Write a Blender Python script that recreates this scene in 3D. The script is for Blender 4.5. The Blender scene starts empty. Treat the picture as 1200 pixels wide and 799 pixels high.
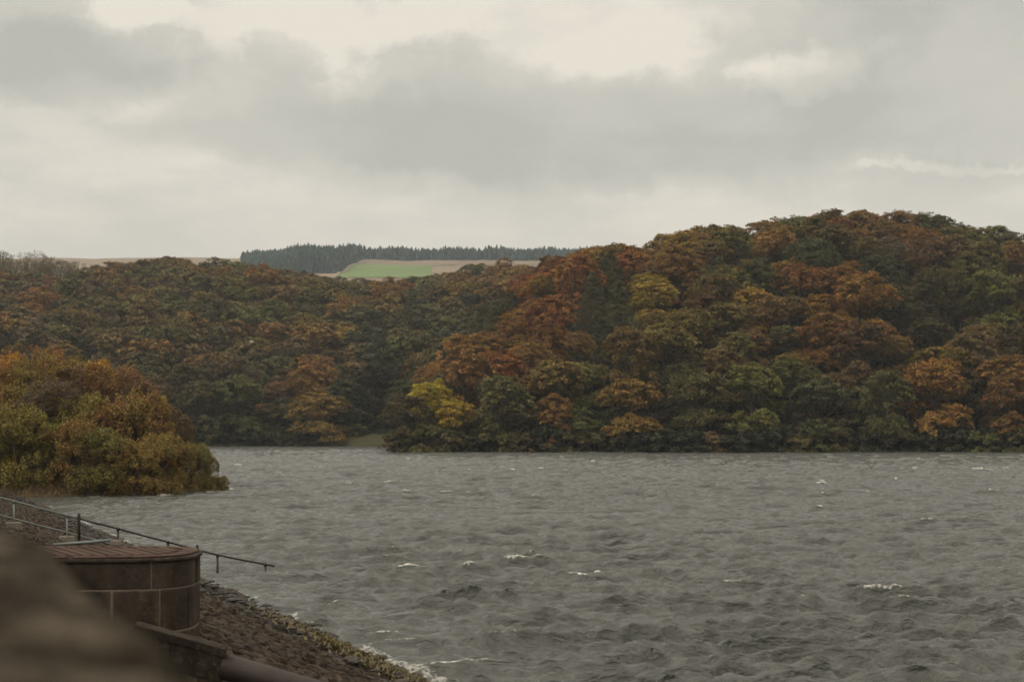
import bpy, math, random
import numpy as np
from mathutils import Vector, Matrix

F = 1665.0            # focal length in photo pixels (50 mm on a 36 mm sensor)
EYE = 4.0             # eye above the water
HY = 501.0            # photo row of the horizon
sc = bpy.context.scene
COL = sc.collection
R = np.random.RandomState(7)
random.seed(7)

# ------------------------------------------------------------------ helpers
def mesh_np(name, v, faces, k, mat=None, smooth=False, attrs=None):
    """v (N,3), faces (M,k) -> mesh"""
    v = np.asarray(v, dtype=np.float32); faces = np.asarray(faces, dtype=np.int32)
    me = bpy.data.meshes.new(name)
    me.vertices.add(len(v)); me.vertices.foreach_set('co', v.ravel())
    m = len(faces)
    me.loops.add(m * k); me.loops.foreach_set('vertex_index', faces.ravel())
    me.polygons.add(m)
    me.polygons.foreach_set('loop_start', np.arange(0, m * k, k, dtype=np.int32))
    try: me.polygons.foreach_set('loop_total', np.full(m, k, dtype=np.int32))
    except Exception: pass
    me.update(calc_edges=True)
    if attrs:
        for an, (typ, arr) in attrs.items():
            a = me.attributes.new(an, typ, 'POINT')
            a.data.foreach_set('color' if typ == 'FLOAT_COLOR' else 'value', np.asarray(arr, dtype=np.float32).ravel())
    me.polygons.foreach_set('use_smooth', np.full(m, bool(smooth)))
    if mat: me.materials.append(mat)
    me.validate()
    return me

def link(name, me, parent=None, loc=None):
    o = bpy.data.objects.new(name, me); COL.objects.link(o)
    if parent is not None: o.parent = parent
    if loc is not None: o.location = loc
    return o

def tag(o, label=None, cat=None, group=None, kind=None):
    if label: o['label'] = label
    if cat: o['category'] = cat
    if group: o['group'] = group
    if kind: o['kind'] = kind
    return o

def empty(name, loc=(0, 0, 0)):
    o = bpy.data.objects.new(name, None); COL.objects.link(o); o.location = loc
    o.empty_display_size = 0.3
    return o

class MB:
    """collects quads"""
    def __init__(s): s.v = []; s.f = []
    def box(s, c, d, M=None, taper=1.0, bev=0.0):
        x, y, z = d[0] / 2, d[1] / 2, d[2] / 2
        b = len(s.v)
        if bev > 0:
            rings = [(-z, -bev), (-z + bev, 0), (z - bev, 0), (z, -bev)]
        else:
            rings = [(-z, 0), (z, 0)]
        for i, (zz, ins) in enumerate(rings):
            t = taper if zz > 0 else 1.0
            for sx, sy in ((-1, -1), (1, -1), (1, 1), (-1, 1)):
                p = Vector((sx * (x + ins) * t, sy * (y + ins) * t, zz))
                if M is not None: p = M @ p
                s.v.append(tuple(p + Vector(c)))
        n = len(rings)
        s.f.append((b + 3, b + 2, b + 1, b))
        for r in range(n - 1):
            for q in range(4):
                a = b + r * 4 + q; a2 = b + r * 4 + (q + 1) % 4
                s.f.append((a, a2, a2 + 4, a + 4))
        e = b + (n - 1) * 4
        s.f.append((e, e + 1, e + 2, e + 3))
    def tube(s, pts, rad, n=10, cap=True):
        pts = [Vector(p) for p in pts]
        if not hasattr(rad, '__len__'): rad = [rad] * len(pts)
        b = len(s.v)
        up = Vector((0, 0, 1))
        for i, p in enumerate(pts):
            d = (pts[min(i + 1, len(pts) - 1)] - pts[max(i - 1, 0)]).normalized()
            a = d.cross(up)
            if a.length < 0.05: a = d.cross(Vector((1, 0, 0)))
            a.normalize(); c = d.cross(a)
            for k in range(n):
                th = 2 * math.pi * k / n
                s.v.append(tuple(p + a * (math.cos(th) * rad[i]) + c * (math.sin(th) * rad[i])))
        for i in range(len(pts) - 1):
            for k in range(n):
                a = b + i * n + k; a2 = b + i * n + (k + 1) % n
                s.f.append((a, a2, a2 + n, a + n))
        if cap:
            for base, flip in ((b, True), (b + (len(pts) - 1) * n, False)):
                for k in range(0, n - 2, 2):
                    q = [base, base + k + 1, base + k + 2, base + (k + 3) % n]
                    if q[3] == base: q = [base, base + k + 1, base + k + 2, base + k + 2]
                    if len(set(q)) == 4: s.f.append(tuple(q if not flip else q[::-1]))
    def mesh(s, name, mat, smooth=False):
        me = bpy.data.meshes.new(name); me.from_pydata(s.v, [], s.f); me.validate(); me.update()
        if mat: me.materials.append(mat)
        if smooth: me.polygons.foreach_set('use_smooth', [True] * len(me.polygons))
        return me
    def build(s, name, mat, parent=None, smooth=False):
        return link(name, s.mesh(name, mat, smooth), parent)

def vnoise(p, seed=0):
    """smooth value noise on (N,2|3) points, range about -1..1"""
    p = np.asarray(p, dtype=np.float64)
    if p.shape[1] == 2: p = np.hstack([p, np.zeros((len(p), 1))])
    i = np.floor(p).astype(np.int64); f = p - i; f = f * f * (3 - 2 * f)
    def h(ix, iy, iz):
        n = (ix * 73856093) ^ (iy * 19349663) ^ (iz * 83492791) ^ (seed * 2654435761)
        n = (n ^ (n >> 13)) * 1274126177 & 0x7fffffff
        n = (n ^ (n >> 15)) & 0xffff
        return n / 32767.5 - 1.0
    r = 0
    for dx in (0, 1):
        for dy in (0, 1):
            for dz in (0, 1):
                w = (f[:, 0] if dx else 1 - f[:, 0]) * (f[:, 1] if dy else 1 - f[:, 1]) * (f[:, 2] if dz else 1 - f[:, 2])
                r = r + w * h(i[:, 0] + dx, i[:, 1] + dy, i[:, 2] + dz)
    return r

def fbm(p, seed=0, o=4):
    r = 0; a = 1; p = np.asarray(p, dtype=np.float64)
    for k in range(o):
        r = r + a * vnoise(p * (2 ** k) + 17.3 * k, seed + k); a *= .5
    return r / 1.6

def sstep(a, b, x):
    t = np.clip((x - a) / (b - a), 0, 1); return t * t * (3 - 2 * t)

# ------------------------------------------------------------------ materials
def new_mat(name):
    m = bpy.data.materials.new(name); m.use_nodes = True
    nt = m.node_tree; b = nt.nodes['Principled BSDF']
    return m, nt, b

def N(nt, t, **kw):
    n = nt.nodes.new(t)
    for k, v in kw.items():
        if hasattr(n, k) and k not in n.inputs: setattr(n, k, v)
        else: n.inputs[k].default_value = v
    return n

def stone_mat(name, c1, c2, c3, scale=1.0, bump=.4, rough=.85, island=0.0, spec=.3, bdist=.02):
    m, nt, b = new_mat(name); L = nt.links.new
    tc = N(nt, 'ShaderNodeTexCoord')
    n1 = N(nt, 'ShaderNodeTexNoise'); n1.inputs['Scale'].default_value = 1.7 * scale; n1.inputs['Detail'].default_value = 8; n1.inputs['Roughness'].default_value = .65
    n2 = N(nt, 'ShaderNodeTexNoise'); n2.inputs['Scale'].default_value = 9 * scale; n2.inputs['Detail'].default_value = 9; n2.inputs['Roughness'].default_value = .7
    n3 = N(nt, 'ShaderNodeTexVoronoi'); n3.inputs['Scale'].default_value = 22 * scale
    for n in (n1, n2, n3): L(tc.outputs['Object'], n.inputs['Vector'])
    r1 = N(nt, 'ShaderNodeValToRGB'); r1.color_ramp.elements[0].position = .35; r1.color_ramp.elements[1].position = .65
    r1.color_ramp.elements[0].color = (*c1, 1); r1.color_ramp.elements[1].color = (*c2, 1)
    L(n1.outputs['Fac'], r1.inputs['Fac'])
    mx = N(nt, 'ShaderNodeMix', data_type='RGBA'); L(r1.outputs['Color'], mx.inputs[6]); mx.inputs[7].default_value = (*c3, 1)
    mr = N(nt, 'ShaderNodeMapRange'); mr.inputs['From Min'].default_value = .52; mr.inputs['From Max'].default_value = .7
    L(n2.outputs['Fac'], mr.inputs['Value']); L(mr.outputs['Result'], mx.inputs[0])
    out = mx.outputs[2]
    if island > 0:
        g = N(nt, 'ShaderNodeNewGeometry')
        mr2 = N(nt, 'ShaderNodeMapRange'); mr2.inputs['To Min'].default_value = 1 - island; mr2.inputs['To Max'].default_value = 1 + island
        L(g.outputs['Random Per Island'], mr2.inputs['Value'])
        hs = N(nt, 'ShaderNodeHueSaturation'); L(out, hs.inputs['Color']); L(mr2.outputs['Result'], hs.inputs['Value'])
        out = hs.outputs['Color']
    L(out, b.inputs['Base Color'])
    b.inputs['Roughness'].default_value = rough; b.inputs['Specular IOR Level'].default_value = spec
    ad = N(nt, 'ShaderNodeMath', operation='ADD'); L(n2.outputs['Fac'], ad.inputs[0]); L(n3.outputs['Distance'], ad.inputs[1])
    bp = N(nt, 'ShaderNodeBump'); bp.inputs['Strength'].default_value = bump; bp.inputs['Distance'].default_value = bdist
    L(ad.outputs[0], bp.inputs['Height']); L(bp.outputs['Normal'], b.inputs['Normal'])
    return m

def leaf_mat(name, use_attr=False, vlo=.55, vhi=1.5, hue=.035, nscale=.3):
    m, nt, b = new_mat(name); L = nt.links.new
    g = N(nt, 'ShaderNodeNewGeometry'); tc = N(nt, 'ShaderNodeTexCoord'); oi = N(nt, 'ShaderNodeObjectInfo')
    if use_attr:
        src = N(nt, 'ShaderNodeAttribute'); src.attribute_name = 'tint'; base = src.outputs['Color']
    else: base = oi.outputs['Color']
    off = N(nt, 'ShaderNodeVectorMath', operation='ADD'); L(tc.outputs['Object'], off.inputs[0])
    ml = N(nt, 'ShaderNodeMath', operation='MULTIPLY'); ml.inputs[1].default_value = 97.0; L(oi.outputs['Random'], ml.inputs[0])
    L(ml.outputs[0], off.inputs[1])
    n1 = N(nt, 'ShaderNodeTexNoise'); n1.inputs['Scale'].default_value = nscale; n1.inputs['Detail'].default_value = 3; L(off.outputs[0], n1.inputs['Vector'])
    h = N(nt, 'ShaderNodeMapRange'); h.inputs['From Min'].default_value = .3; h.inputs['From Max'].default_value = .7
    h.inputs['To Min'].default_value = .5 - hue; h.inputs['To Max'].default_value = .5 + hue; L(n1.outputs['Fac'], h.inputs['Value'])
    hadd = N(nt, 'ShaderNodeMath', operation='MULTIPLY_ADD'); L(g.outputs['Random Per Island'], hadd.inputs[0]); hadd.inputs[1].default_value = .05; L(h.outputs['Result'], hadd.inputs[2])
    hsub = N(nt, 'ShaderNodeMath', operation='SUBTRACT'); L(hadd.outputs[0], hsub.inputs[0]); hsub.inputs[1].default_value = .025
    v = N(nt, 'ShaderNodeMapRange'); v.inputs['To Min'].default_value = vlo; v.inputs['To Max'].default_value = vhi
    rr = N(nt, 'ShaderNodeMath', operation='MULTIPLY'); rr.inputs[1].default_value = 7.31; L(g.outputs['Random Per Island'], rr.inputs[0])
    fr = N(nt, 'ShaderNodeMath', operation='FRACT'); L(rr.outputs[0], fr.inputs[0]); L(fr.outputs[0], v.inputs['Value'])
    hs = N(nt, 'ShaderNodeHueSaturation'); L(base, hs.inputs['Color']); L(hsub.outputs[0], hs.inputs['Hue']); L(v.outputs['Result'], hs.inputs['Value'])
    L(hs.outputs['Color'], b.inputs['Base Color']); b.inputs['Roughness'].default_value = .75; b.inputs['Specular IOR Level'].default_value = .15
    tr = N(nt, 'ShaderNodeBsdfTranslucent'); L(hs.outputs['Color'], tr.inputs['Color'])
    mix = N(nt, 'ShaderNodeMixShader'); mix.inputs[0].default_value = .28
    L(b.outputs[0], mix.inputs[1]); L(tr.outputs[0], mix.inputs[2]); L(mix.outputs[0], nt.nodes['Material Output'].inputs['Surface'])
    return m

def plain_mat(name, c, rough=.8, spec=.3, var=.25, scale=3.0, bump=0.0, metal=0.0):
    m, nt, b = new_mat(name); L = nt.links.new
    tc = N(nt, 'ShaderNodeTexCoord'); n1 = N(nt, 'ShaderNodeTexNoise'); n1.inputs['Scale'].default_value = scale; n1.inputs['Detail'].default_value = 7; n1.inputs['Roughness'].default_value = .65
    L(tc.outputs['Object'], n1.inputs['Vector'])
    mr = N(nt, 'ShaderNodeMapRange'); mr.inputs['From Min'].default_value = .25; mr.inputs['From Max'].default_value = .75; mr.inputs['To Min'].default_value = 1 - var; mr.inputs['To Max'].default_value = 1 + var
    L(n1.outputs['Fac'], mr.inputs['Value'])
    hs = N(nt, 'ShaderNodeHueSaturation'); hs.inputs['Color'].default_value = (*c, 1); L(mr.outputs['Result'], hs.inputs['Value'])
    L(hs.outputs['Color'], b.inputs['Base Color'])
    b.inputs['Roughness'].default_value = rough; b.inputs['Specular IOR Level'].default_value = spec; b.inputs['Metallic'].default_value = metal
    if bump:
        bp = N(nt, 'ShaderNodeBump'); bp.inputs['Strength'].default_value = bump; bp.inputs['Distance'].default_value = .02
        L(n1.outputs['Fac'], bp.inputs['Height']); L(bp.outputs['Normal'], b.inputs['Normal'])
    return m

M = {}
M['leaf'] = leaf_mat('leaves', hue=.016)
M['leaf_mass'] = leaf_mat('leaves_mass', True, hue=.016)
M['needle'] = leaf_mat('needles', False, .7, 1.3, .01)
M['near_leaf'] = leaf_mat('near_leaves', False, .35, 1.9, .014, .8)
M['bark'] = plain_mat('bark', (.07, .055, .042), .9, .2, .35, 6, .5)
M['pale_bark'] = plain_mat('pale_bark', (.13, .09, .065), .85, .2, .4, 9, .3)
M['litter'] = plain_mat('leaf_litter', (.045, .035, .02), .95, .1, .5, .6)
M['soil'] = plain_mat('bank_soil', (.06, .045, .028), .95, .1, .5, 2.0, .5)
M['grass'] = plain_mat('meadow', (.115, .155, .055), .95, .1, .2, .02)
M['bankgrass'] = plain_mat('bank_grass', (.048, .045, .022), .95, .1, .3, .4)
M['moor'] = plain_mat('moor', (.17, .13, .09), .95, .1, .2, .01)
M['path'] = plain_mat('track', (.24, .18, .13), .95, .1, .15, .02)
M['pitch'] = stone_mat('pitching_stone', (.024, .016, .010), (.044, .031, .020), (.068, .050, .034), 2.2, .7, .85, .4, .12, .02)
def wet(m):
    nt = m.node_tree; b = nt.nodes['Principled BSDF']; L = nt.links.new
    g = N(nt, 'ShaderNodeNewGeometry'); sx = N(nt, 'ShaderNodeSeparateXYZ'); L(g.outputs['Position'], sx.inputs[0])
    nz = N(nt, 'ShaderNodeTexNoise'); nz.inputs['Scale'].default_value = 1.2; nz.inputs['Detail'].default_value = 5; L(g.outputs['Position'], nz.inputs['Vector'])
    ad = N(nt, 'ShaderNodeMath', operation='MULTIPLY_ADD'); L(nz.outputs['Fac'], ad.inputs[0]); ad.inputs[1].default_value = -.6; L(sx.outputs['Z'], ad.inputs[2])
    mr = N(nt, 'ShaderNodeMapRange'); mr.inputs['From Min'].default_value = -.05; mr.inputs['From Max'].default_value = .12; L(ad.outputs[0], mr.inputs['Value'])
    v = N(nt, 'ShaderNodeMapRange'); v.inputs['To Min'].default_value = .55; L(mr.outputs['Result'], v.inputs['Value'])
    r = N(nt, 'ShaderNodeMapRange'); r.inputs['To Min'].default_value = .28; r.inputs['To Max'].default_value = .75; L(mr.outputs['Result'], r.inputs['Value'])
    src = b.inputs['Base Color'].links[0].from_socket
    hs = N(nt, 'ShaderNodeHueSaturation'); L(src, hs.inputs['Color']); L(v.outputs['Result'], hs.inputs['Value']); L(hs.outputs['Color'], b.inputs['Base Color']); L(r.outputs['Result'], b.inputs['Roughness'])
wet(M['pitch'])
M['joint'] = stone_mat('pitching_bed', (.02, .017, .013), (.035, .03, .022), (.05, .045, .03), 2, .6)
M['wallstone'] = stone_mat('dressed_gritstone', (.030, .023, .017), (.058, .043, .031), (.085, .066, .048), 1.8, .16, .9, .22, .15)
def streaks(m):
    nt = m.node_tree; b = nt.nodes['Principled BSDF']; L = nt.links.new
    tc = N(nt, 'ShaderNodeTexCoord'); mp = N(nt, 'ShaderNodeMapping'); mp.inputs['Scale'].default_value = (4, 4, 1.3); L(tc.outputs['Object'], mp.inputs['Vector'])
    nz = N(nt, 'ShaderNodeTexNoise'); nz.inputs['Scale'].default_value = 1; nz.inputs['Detail'].default_value = 5; L(mp.outputs[0], nz.inputs['Vector'])
    mr = N(nt, 'ShaderNodeMapRange'); mr.inputs['From Min'].default_value = .35; mr.inputs['From Max'].default_value = .68; mr.inputs['To Min'].default_value = .72; mr.inputs['To Max'].default_value = 1.4; L(nz.outputs['Fac'], mr.inputs['Value'])
    src = b.inputs['Base Color'].links[0].from_socket
    hs = N(nt, 'ShaderNodeHueSaturation'); L(src, hs.inputs['Color']); L(mr.outputs['Result'], hs.inputs['Value']); L(hs.outputs['Color'], b.inputs['Base Color'])
streaks(M['wallstone'])
M['mortar'] = stone_mat('mortar', (.17, .13, .10), (.23, .18, .14), (.11, .085, .065), 4, .5)
M['drystone'] = stone_mat('mossy_gritstone', (.018, .015, .011), (.040, .030, .021), (.085, .064, .044), 1.5, .4, .95, .12, .1)
M['coping'] = stone_mat('parapet_gritstone', (.018, .014, .009), (.095, .076, .056), (.080, .068, .050), 3.4, .7, .98, .25, .05)
_r = [n for n in M['coping'].node_tree.nodes if n.type == 'VALTORGB'][0]; _r.color_ramp.elements[0].position = .43; _r.color_ramp.elements[1].position = .60
M['tile'] = stone_mat('terracotta_deck', (.062, .038, .029), (.082, .050, .038), (.048, .036, .029), 2.0, .4, .85, .18, .12)
M['galv'] = plain_mat('galvanised_steel', (.15, .165, .155), .65, .5, .2, 8, 0, .3)
M['iron'] = plain_mat('dark_metal', (.018, .015, .012), .6, .4, .4, 12)  # darker metal tone for the lower rail length and its posts
M['rust'] = stone_mat('rusty_pipe', (.019, .012, .009), (.030, .017, .013), (.015, .010, .008), 2.5, .3, .65, 0, .4)
M['concrete'] = stone_mat('concrete', (.12, .10, .08), (.17, .145, .115), (.10, .09, .065), 3, .4)
M['rubble'] = stone_mat('wet_rubble', (.020, .015, .011), (.045, .033, .023), (.085, .065, .045), 4, .8, .55, .6, .3)
M['white'] = plain_mat('white_feathers', (.75, .74, .7), .8, .2, .05)

# ------------------------------------------------------------------ tree prototypes
def leaves(cent, rad, flat, outw, per, size, rs, upb=.8, outb=.5, jit=.9, droop=.3, aspect=.55):
    """diamond shaped leaf sprays in flattened clumps; returns verts, quads"""
    n = len(cent); tot = n * per
    C = np.repeat(cent, per, 0); Rr = np.repeat(rad, per)[:, None]; O = np.repeat(outw, per, 0)
    d = rs.normal(size=(tot, 3)); d /= np.linalg.norm(d, axis=1)[:, None]
    q = rs.rand(tot, 1) ** .45
    off = d * q * Rr; off[:, 2] *= flat
    r2 = np.sum(off[:, :2] * O[:, :2], 1)
    off[:, 2] -= droop * r2
    P = C + off
    nn = np.array([0, 0, 1.0]) * upb + O * outb + rs.normal(size=(tot, 3)) * jit * .5
    nn /= np.linalg.norm(nn, axis=1)[:, None]
    t = np.cross(nn, rs.normal(size=(tot, 3))); t /= np.linalg.norm(t, axis=1)[:, None] + 1e-9
    b = np.cross(nn, t)
    s = (size * (.6 + .8 * rs.rand(tot)))[:, None]
    v = np.stack([P - t * s, P - b * s * aspect + nn * s * .12, P + t * s, P + b * s * aspect + nn * s * .12], 1).reshape(-1, 3)
    f = np.arange(tot * 4).reshape(-1, 4)
    return v, f

def crown_pts(rs, H, W, base, ncl, style):
    """clump centres, radii, outward directions"""
    cs = []; rr = []; oo = []
    if style == 'conifer':
        nt = 13
        for i in range(nt):
            fz = (i + .5) / nt
            z = base * H + (1 - base) * H * fz
            rw = W / 2 * (1 - fz) ** .55 * (.75 + .45 * rs.rand())
            nb = max(3, int(10 * (1 - fz) + 3))
            a0 = rs.rand() * 6.28
            for k in range(nb):
                a = a0 + 6.283 * k / nb + rs.normal() * .2
                for q in (.45, .85):
                    rq = rw * q * (.8 + .35 * rs.rand())
                    cs.append((math.cos(a) * rq, math.sin(a) * rq, z - rq * .18 + rs.normal() * .2)); rr.append(.55 + rw * .22)
                    oo.append((math.cos(a), math.sin(a), .1))
        cs.append((0, 0, H - .3)); rr.append(.35); oo.append((0, 0, 1))
        return np.array(cs), np.array(rr), np.array(oo)
    # broadleaf: a domed crown made of bulging lobes, foliage pads over its outside
    nl = 9 + rs.randint(5)
    lobes = []
    hw = W / 2; zb0 = base * H; hc = (H - zb0)
    for i in range(nl):
        a = 6.283 * (i + rs.rand() * .7) / nl * 2.6; q = .25 + .42 * rs.rand() if i % 3 else .1 + .2 * rs.rand()
        zf = math.sqrt(max(0, 1 - (q * 1.25) ** 2))
        z = zb0 + hc * (.30 + .42 * zf * (.85 + .25 * rs.rand()))
        lobes.append((math.cos(a) * hw * q, math.sin(a) * hw * q, z, hw * (.36 + .16 * rs.rand())))
    for i in range(6):      # low skirt
        a = 6.283 * (i + rs.rand()) / 6
        lobes.append((math.cos(a) * hw * .6, math.sin(a) * hw * .6, zb0 + hc * (.06 + .2 * rs.rand()), hw * (.34 + .12 * rs.rand())))
    lobes = np.array(lobes)
    vs_ = min(1.25, max(.6, hc / W)) if style != 'tall' else min(1.5, hc / W)
    tries = 0
    while len(cs) < ncl and tries < ncl * 40:
        tries += 1
        l = lobes[rs.randint(len(lobes))]
        d = rs.normal(size=3); d /= np.linalg.norm(d)
        if d[2] < -.55: continue
        p = l[:3] + d * l[3] * np.array([1, 1, .8 * vs_]) * (.80 + .32 * rs.rand())
        q = (lobes[:, :3] - p) / np.array([1, 1, .8 * vs_])
        if np.min(np.linalg.norm(q, axis=1) / lobes[:, 3]) < .74: continue
        if p[2] < zb0 * .8 - .1 or p[2] > H: continue
        if cs and ncl < 150 and np.min(np.linalg.norm(np.array(cs) - p, axis=1)) < W * .045: continue
        o = p - np.array([0, 0, zb0 + hc * .35]); o /= np.linalg.norm(o)
        cs.append(p); rr.append(W * (.045 + .055 * rs.rand() if ncl > 240 else .06 + .05 * rs.rand()) * (.85 if ncl > 290 else 1)); oo.append(o)
    return np.array(cs), np.array(rr), np.array(oo)

def trunk_mesh(name, rs, H, base, tr, targets, mat, nsteps=5, stems=1, minr=.03, tops=True):
    mb = MB()
    for s in range(stems):
        lean = Vector((rs.normal() * .25, rs.normal() * .25, 0)) * (1.0 if stems == 1 else 3.0)
        foot = Vector((rs.normal() * .25 * (stems > 1), rs.normal() * .25 * (stems > 1), -.4))
        pts = []; rad = []
        hh = H * (.82 if tops else .55)
        for i in range(nsteps + 1):
            f = i / nsteps
            pts.append(foot + Vector((lean.x * f + rs.normal() * .08 * f * H / 10, lean.y * f + rs.normal() * .08 * f * H / 10, (hh + .4) * f)))
            rad.append(tr * (1.25 if i == 0 else 1) * (1 - .85 * f) + minr * .5)
        mb.tube(pts, rad, 7, False)
    for tg in targets:
        tg = Vector(tg)
        f = min(.8, max(.15, (tg.z / H) * (.45 + .3 * rs.rand())))
        st = Vector((0, 0, hh * f)); r0 = tr * .45 * (1 - f * .5)
        mid = st.lerp(tg, .5) + Vector((rs.normal() * .3, rs.normal() * .3, -abs(st.z - tg.z) * .12))
        mb.tube([st, mid, tg], [r0, r0 * .6, minr * .4], 5, False)
    return mb.mesh(name, mat, True)

PROTO = {}
def proto(key, kind, seed, H, W, base, ncl, per, size, style='round', tr=.28, stems=1, nlimb=26, mat='leaf', bark='bark', flat=.42, minr=.03, **kw):
    rs = np.random.RandomState(seed)
    c, r, o = crown_pts(rs, H, W, base, ncl, style)
    v, f = leaves(c, r, flat, o, per, size, rs, **kw)
    if ncl > 60 and style != 'conifer' and per > 12:     # loose inner sprays
        ci = c * np.array([.6, .6, .9]); v2, f2 = leaves(ci[::2], r[::2] * 1.3, .6, o[::2], per // 3, size * 1.1, rs)
        v = np.vstack([v, v2]); f = np.vstack([f, f2 + len(f) * 4])
    cm = mesh_np('crown', v, f, 4, M[mat])
    idx = rs.choice(len(c), min(nlimb, len(c)), replace=False)
    tm = trunk_mesh('trunk', rs, H, base, tr, c[idx] + o[idx] * (.35 if H < 10 else .75), M[bark], stems=stems, minr=minr)
    PROTO[key] = (cm, tm, v, f, H, W, kind)

# far broadleaf (height 15 m, crown about 11 m), several habits
for i in range(7):
    proto('b%d' % i, 'broadleaf_tree', 100 + i, 13.2, 12.0, .02, 270, 46, .235, flat=.40 + .08 * (i % 3), jit=1.2, droop=.38)
for i in range(3):
    proto('t%d' % i, 'broadleaf_tree', 140 + i, 14.5, 10.5, .03, 250, 46, .23, 'tall', flat=.45, jit=1.2, droop=.38)
for i in range(3):
    proto('c%d' % i, 'conifer_tree', 160 + i, 16, 11.5, .05, 0, 54, .27, 'conifer', tr=.25, mat='needle', flat=.35, droop=.45, upb=.5, aspect=.3)
for i in range(3):   # nearly bare
    proto('s%d' % i, 'half_bare_tree', 180 + i, 15, 10, .22, 75, 16, .17, flat=.6, nlimb=60, minr=.09, tr=.3, jit=1.6)
# light versions for the far mass
for i in range(5):
    proto('m%d' % i, 'broadleaf_tree', 200 + i, 11.5, 12.0, .02, 110, 34, .36, flat=.45)
# near bank
for i in range(4):
    proto('w%d' % i, 'willow_bush', 300 + i, 4.8, 4.6, -.06, 330, 62, .075, 'round', tr=.07, stems=6, nlimb=120, mat='near_leaf', bark='pale_bark', flat=1.35, minr=.016, jit=1.8, upb=.5, droop=.0, aspect=.4)
for i in range(4):
    proto('g%d' % i, 'birch_tree', 320 + i, 8.6, 4.4, .08, 300, 40, .07, 'tall', tr=.09, stems=3, nlimb=210, mat='near_leaf', bark='pale_bark', flat=1.4, minr=.018, jit=1.8, upb=.4, droop=.0, aspect=.45)

# ------------------------------------------------------------------ terrain
GR_X = [380, 470, 490, 510, 525, 560, 600, 650, 700, 760, 800, 860, 940, 1000, 1060, 1110, 1140, 1200, 1400, 1800]
GR_Y = [0, 0, 2, 8, 30, 74, 114, 150, 163, 174, 183, 193, 204, 210, 209, 205, 191, 173, 160, 130]
GM_X = [-600, -60, 0, 60, 100, 150, 200, 270, 320, 400, 450, 500, 560, 600, 700, 1400]
GM_Y = [150, 158, 158, 156, 152, 158, 166, 162, 150, 142, 138, 145, 156, 154, 140, 120]
YR, YM = 345.0, 520.0
def shore_r(xp): return 230 + 2.5 * np.sin(xp * .013) + np.where(xp < 500, (500 - xp) * .05, 0)
def shore_m(xp): return 303 + 3 * np.sin(xp * .021 + 1) - np.where(xp < 240, (240 - xp) * .12, 0)

def ground(X, Y):
    X = np.asarray(X, float); Y = np.asarray(Y, float)
    Yc = np.maximum(Y, 1); u = X / Yc; xp = 600 + F * u
    Gr = np.interp(xp, GR_X, GR_Y); Gm = np.interp(xp, GM_X, GM_Y)
    sr = shore_r(xp); sm = shore_m(xp)
    mask = sstep(462, 480, xp)
    s = np.clip((Y - sr) / (YR - sr), 0, 1)
    zr = (Gr / F * YR + 4) * (.55 * s + .45 * (1 - (1 - s) ** 2))
    zr = np.where(Y > YR, (Gr / F * YR + 4) - (Y - YR) * .12, zr)
    bank = np.clip((Y - sr) * .35, -2.5, 1.3)
    zr = np.where(Y < sr, bank, zr * .96 + np.minimum(bank, 1.0))
    zr = zr * mask - 3 * (1 - mask)
    s = np.clip((Y - sm) / (YM - sm), 0, 1)
    zt = Gm / F * YM + 4
    zm = zt * (1 - (1 - s) ** 1.2)
    bank = np.clip((Y - sm) * .35, -2.5, 1.2)
    zm = np.where(Y < sm, bank, zm + np.minimum(bank, 1.0))
    t = sstep(YM, 1000, Y)
    z1000 = 160 * 1000 / F + 4
    zb = np.interp(Y, [1000, 1250, 1500, 1750, 2600], [z1000, 179 * 1250 / F + 4, 195.5 * 1500 / F + 4, 198 * 1750 / F + 4, 215])
    zm = np.where(Y > 1000, zb, np.where(Y > YM, zt * (1 - t) + z1000 * t, zm))
    z = np.maximum(zr, zm)
    n = fbm(np.stack([X / 38, Y / 38], -1).reshape(-1, 2), 5, 3).reshape(X.shape)
    z = z + n * np.clip((z - 2) / 10, 0, 1) * 2.0
    return z

us = np.linspace(-.95, .95, 330)
Ys = np.concatenate([np.linspace(205, 360, 90), np.linspace(364, 560, 60), np.linspace(570, 1000, 30), np.linspace(1020, 1760, 60), np.linspace(1850, 3200, 12)])
UU, YY = np.meshgrid(us, Ys); XX = UU * YY
ZZ = ground(XX, YY)
def grid_faces(nr, nc):
    i = np.arange(nr - 1)[:, None] * nc + np.arange(nc - 1)[None, :]
    i = i.ravel(); return np.stack([i, i + 1, i + nc + 1, i + nc], 1)

# hills material: leaf litter under the woods, moor far away
m, nt, b = new_mat('hill_ground'); L = nt.links.new
g = N(nt, 'ShaderNodeNewGeometry'); sx = N(nt, 'ShaderNodeSeparateXYZ'); L(g.outputs['Position'], sx.inputs[0])
mr = N(nt, 'ShaderNodeMapRange'); mr.inputs['From Min'].default_value = 700; mr.inputs['From Max'].default_value = 1000; L(sx.outputs['Y'], mr.inputs['Value'])
nz = N(nt, 'ShaderNodeTexNoise'); nz.inputs['Scale'].default_value = .5; nz.inputs['Detail'].default_value = 6; L(g.outputs['Position'], nz.inputs['Vector'])
ra = N(nt, 'ShaderNodeValToRGB'); ra.color_ramp.elements[0].color = (.010, .009, .005, 1); ra.color_ramp.elements[1].color = (.024, .018, .010, 1)
L(nz.outputs['Fac'], ra.inputs['Fac'])
nz2 = N(nt, 'ShaderNodeTexNoise'); nz2.inputs['Scale'].default_value = .012; nz2.inputs['Detail'].default_value = 6; L(g.outputs['Position'], nz2.inputs['Vector'])
rb = N(nt, 'ShaderNodeValToRGB'); rb.color_ramp.elements[0].color = (.13, .10, .06, 1); rb.color_ramp.elements[1].color = (.24, .18, .13, 1)
L(nz2.outputs['Fac'], rb.inputs['Fac'])
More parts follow.
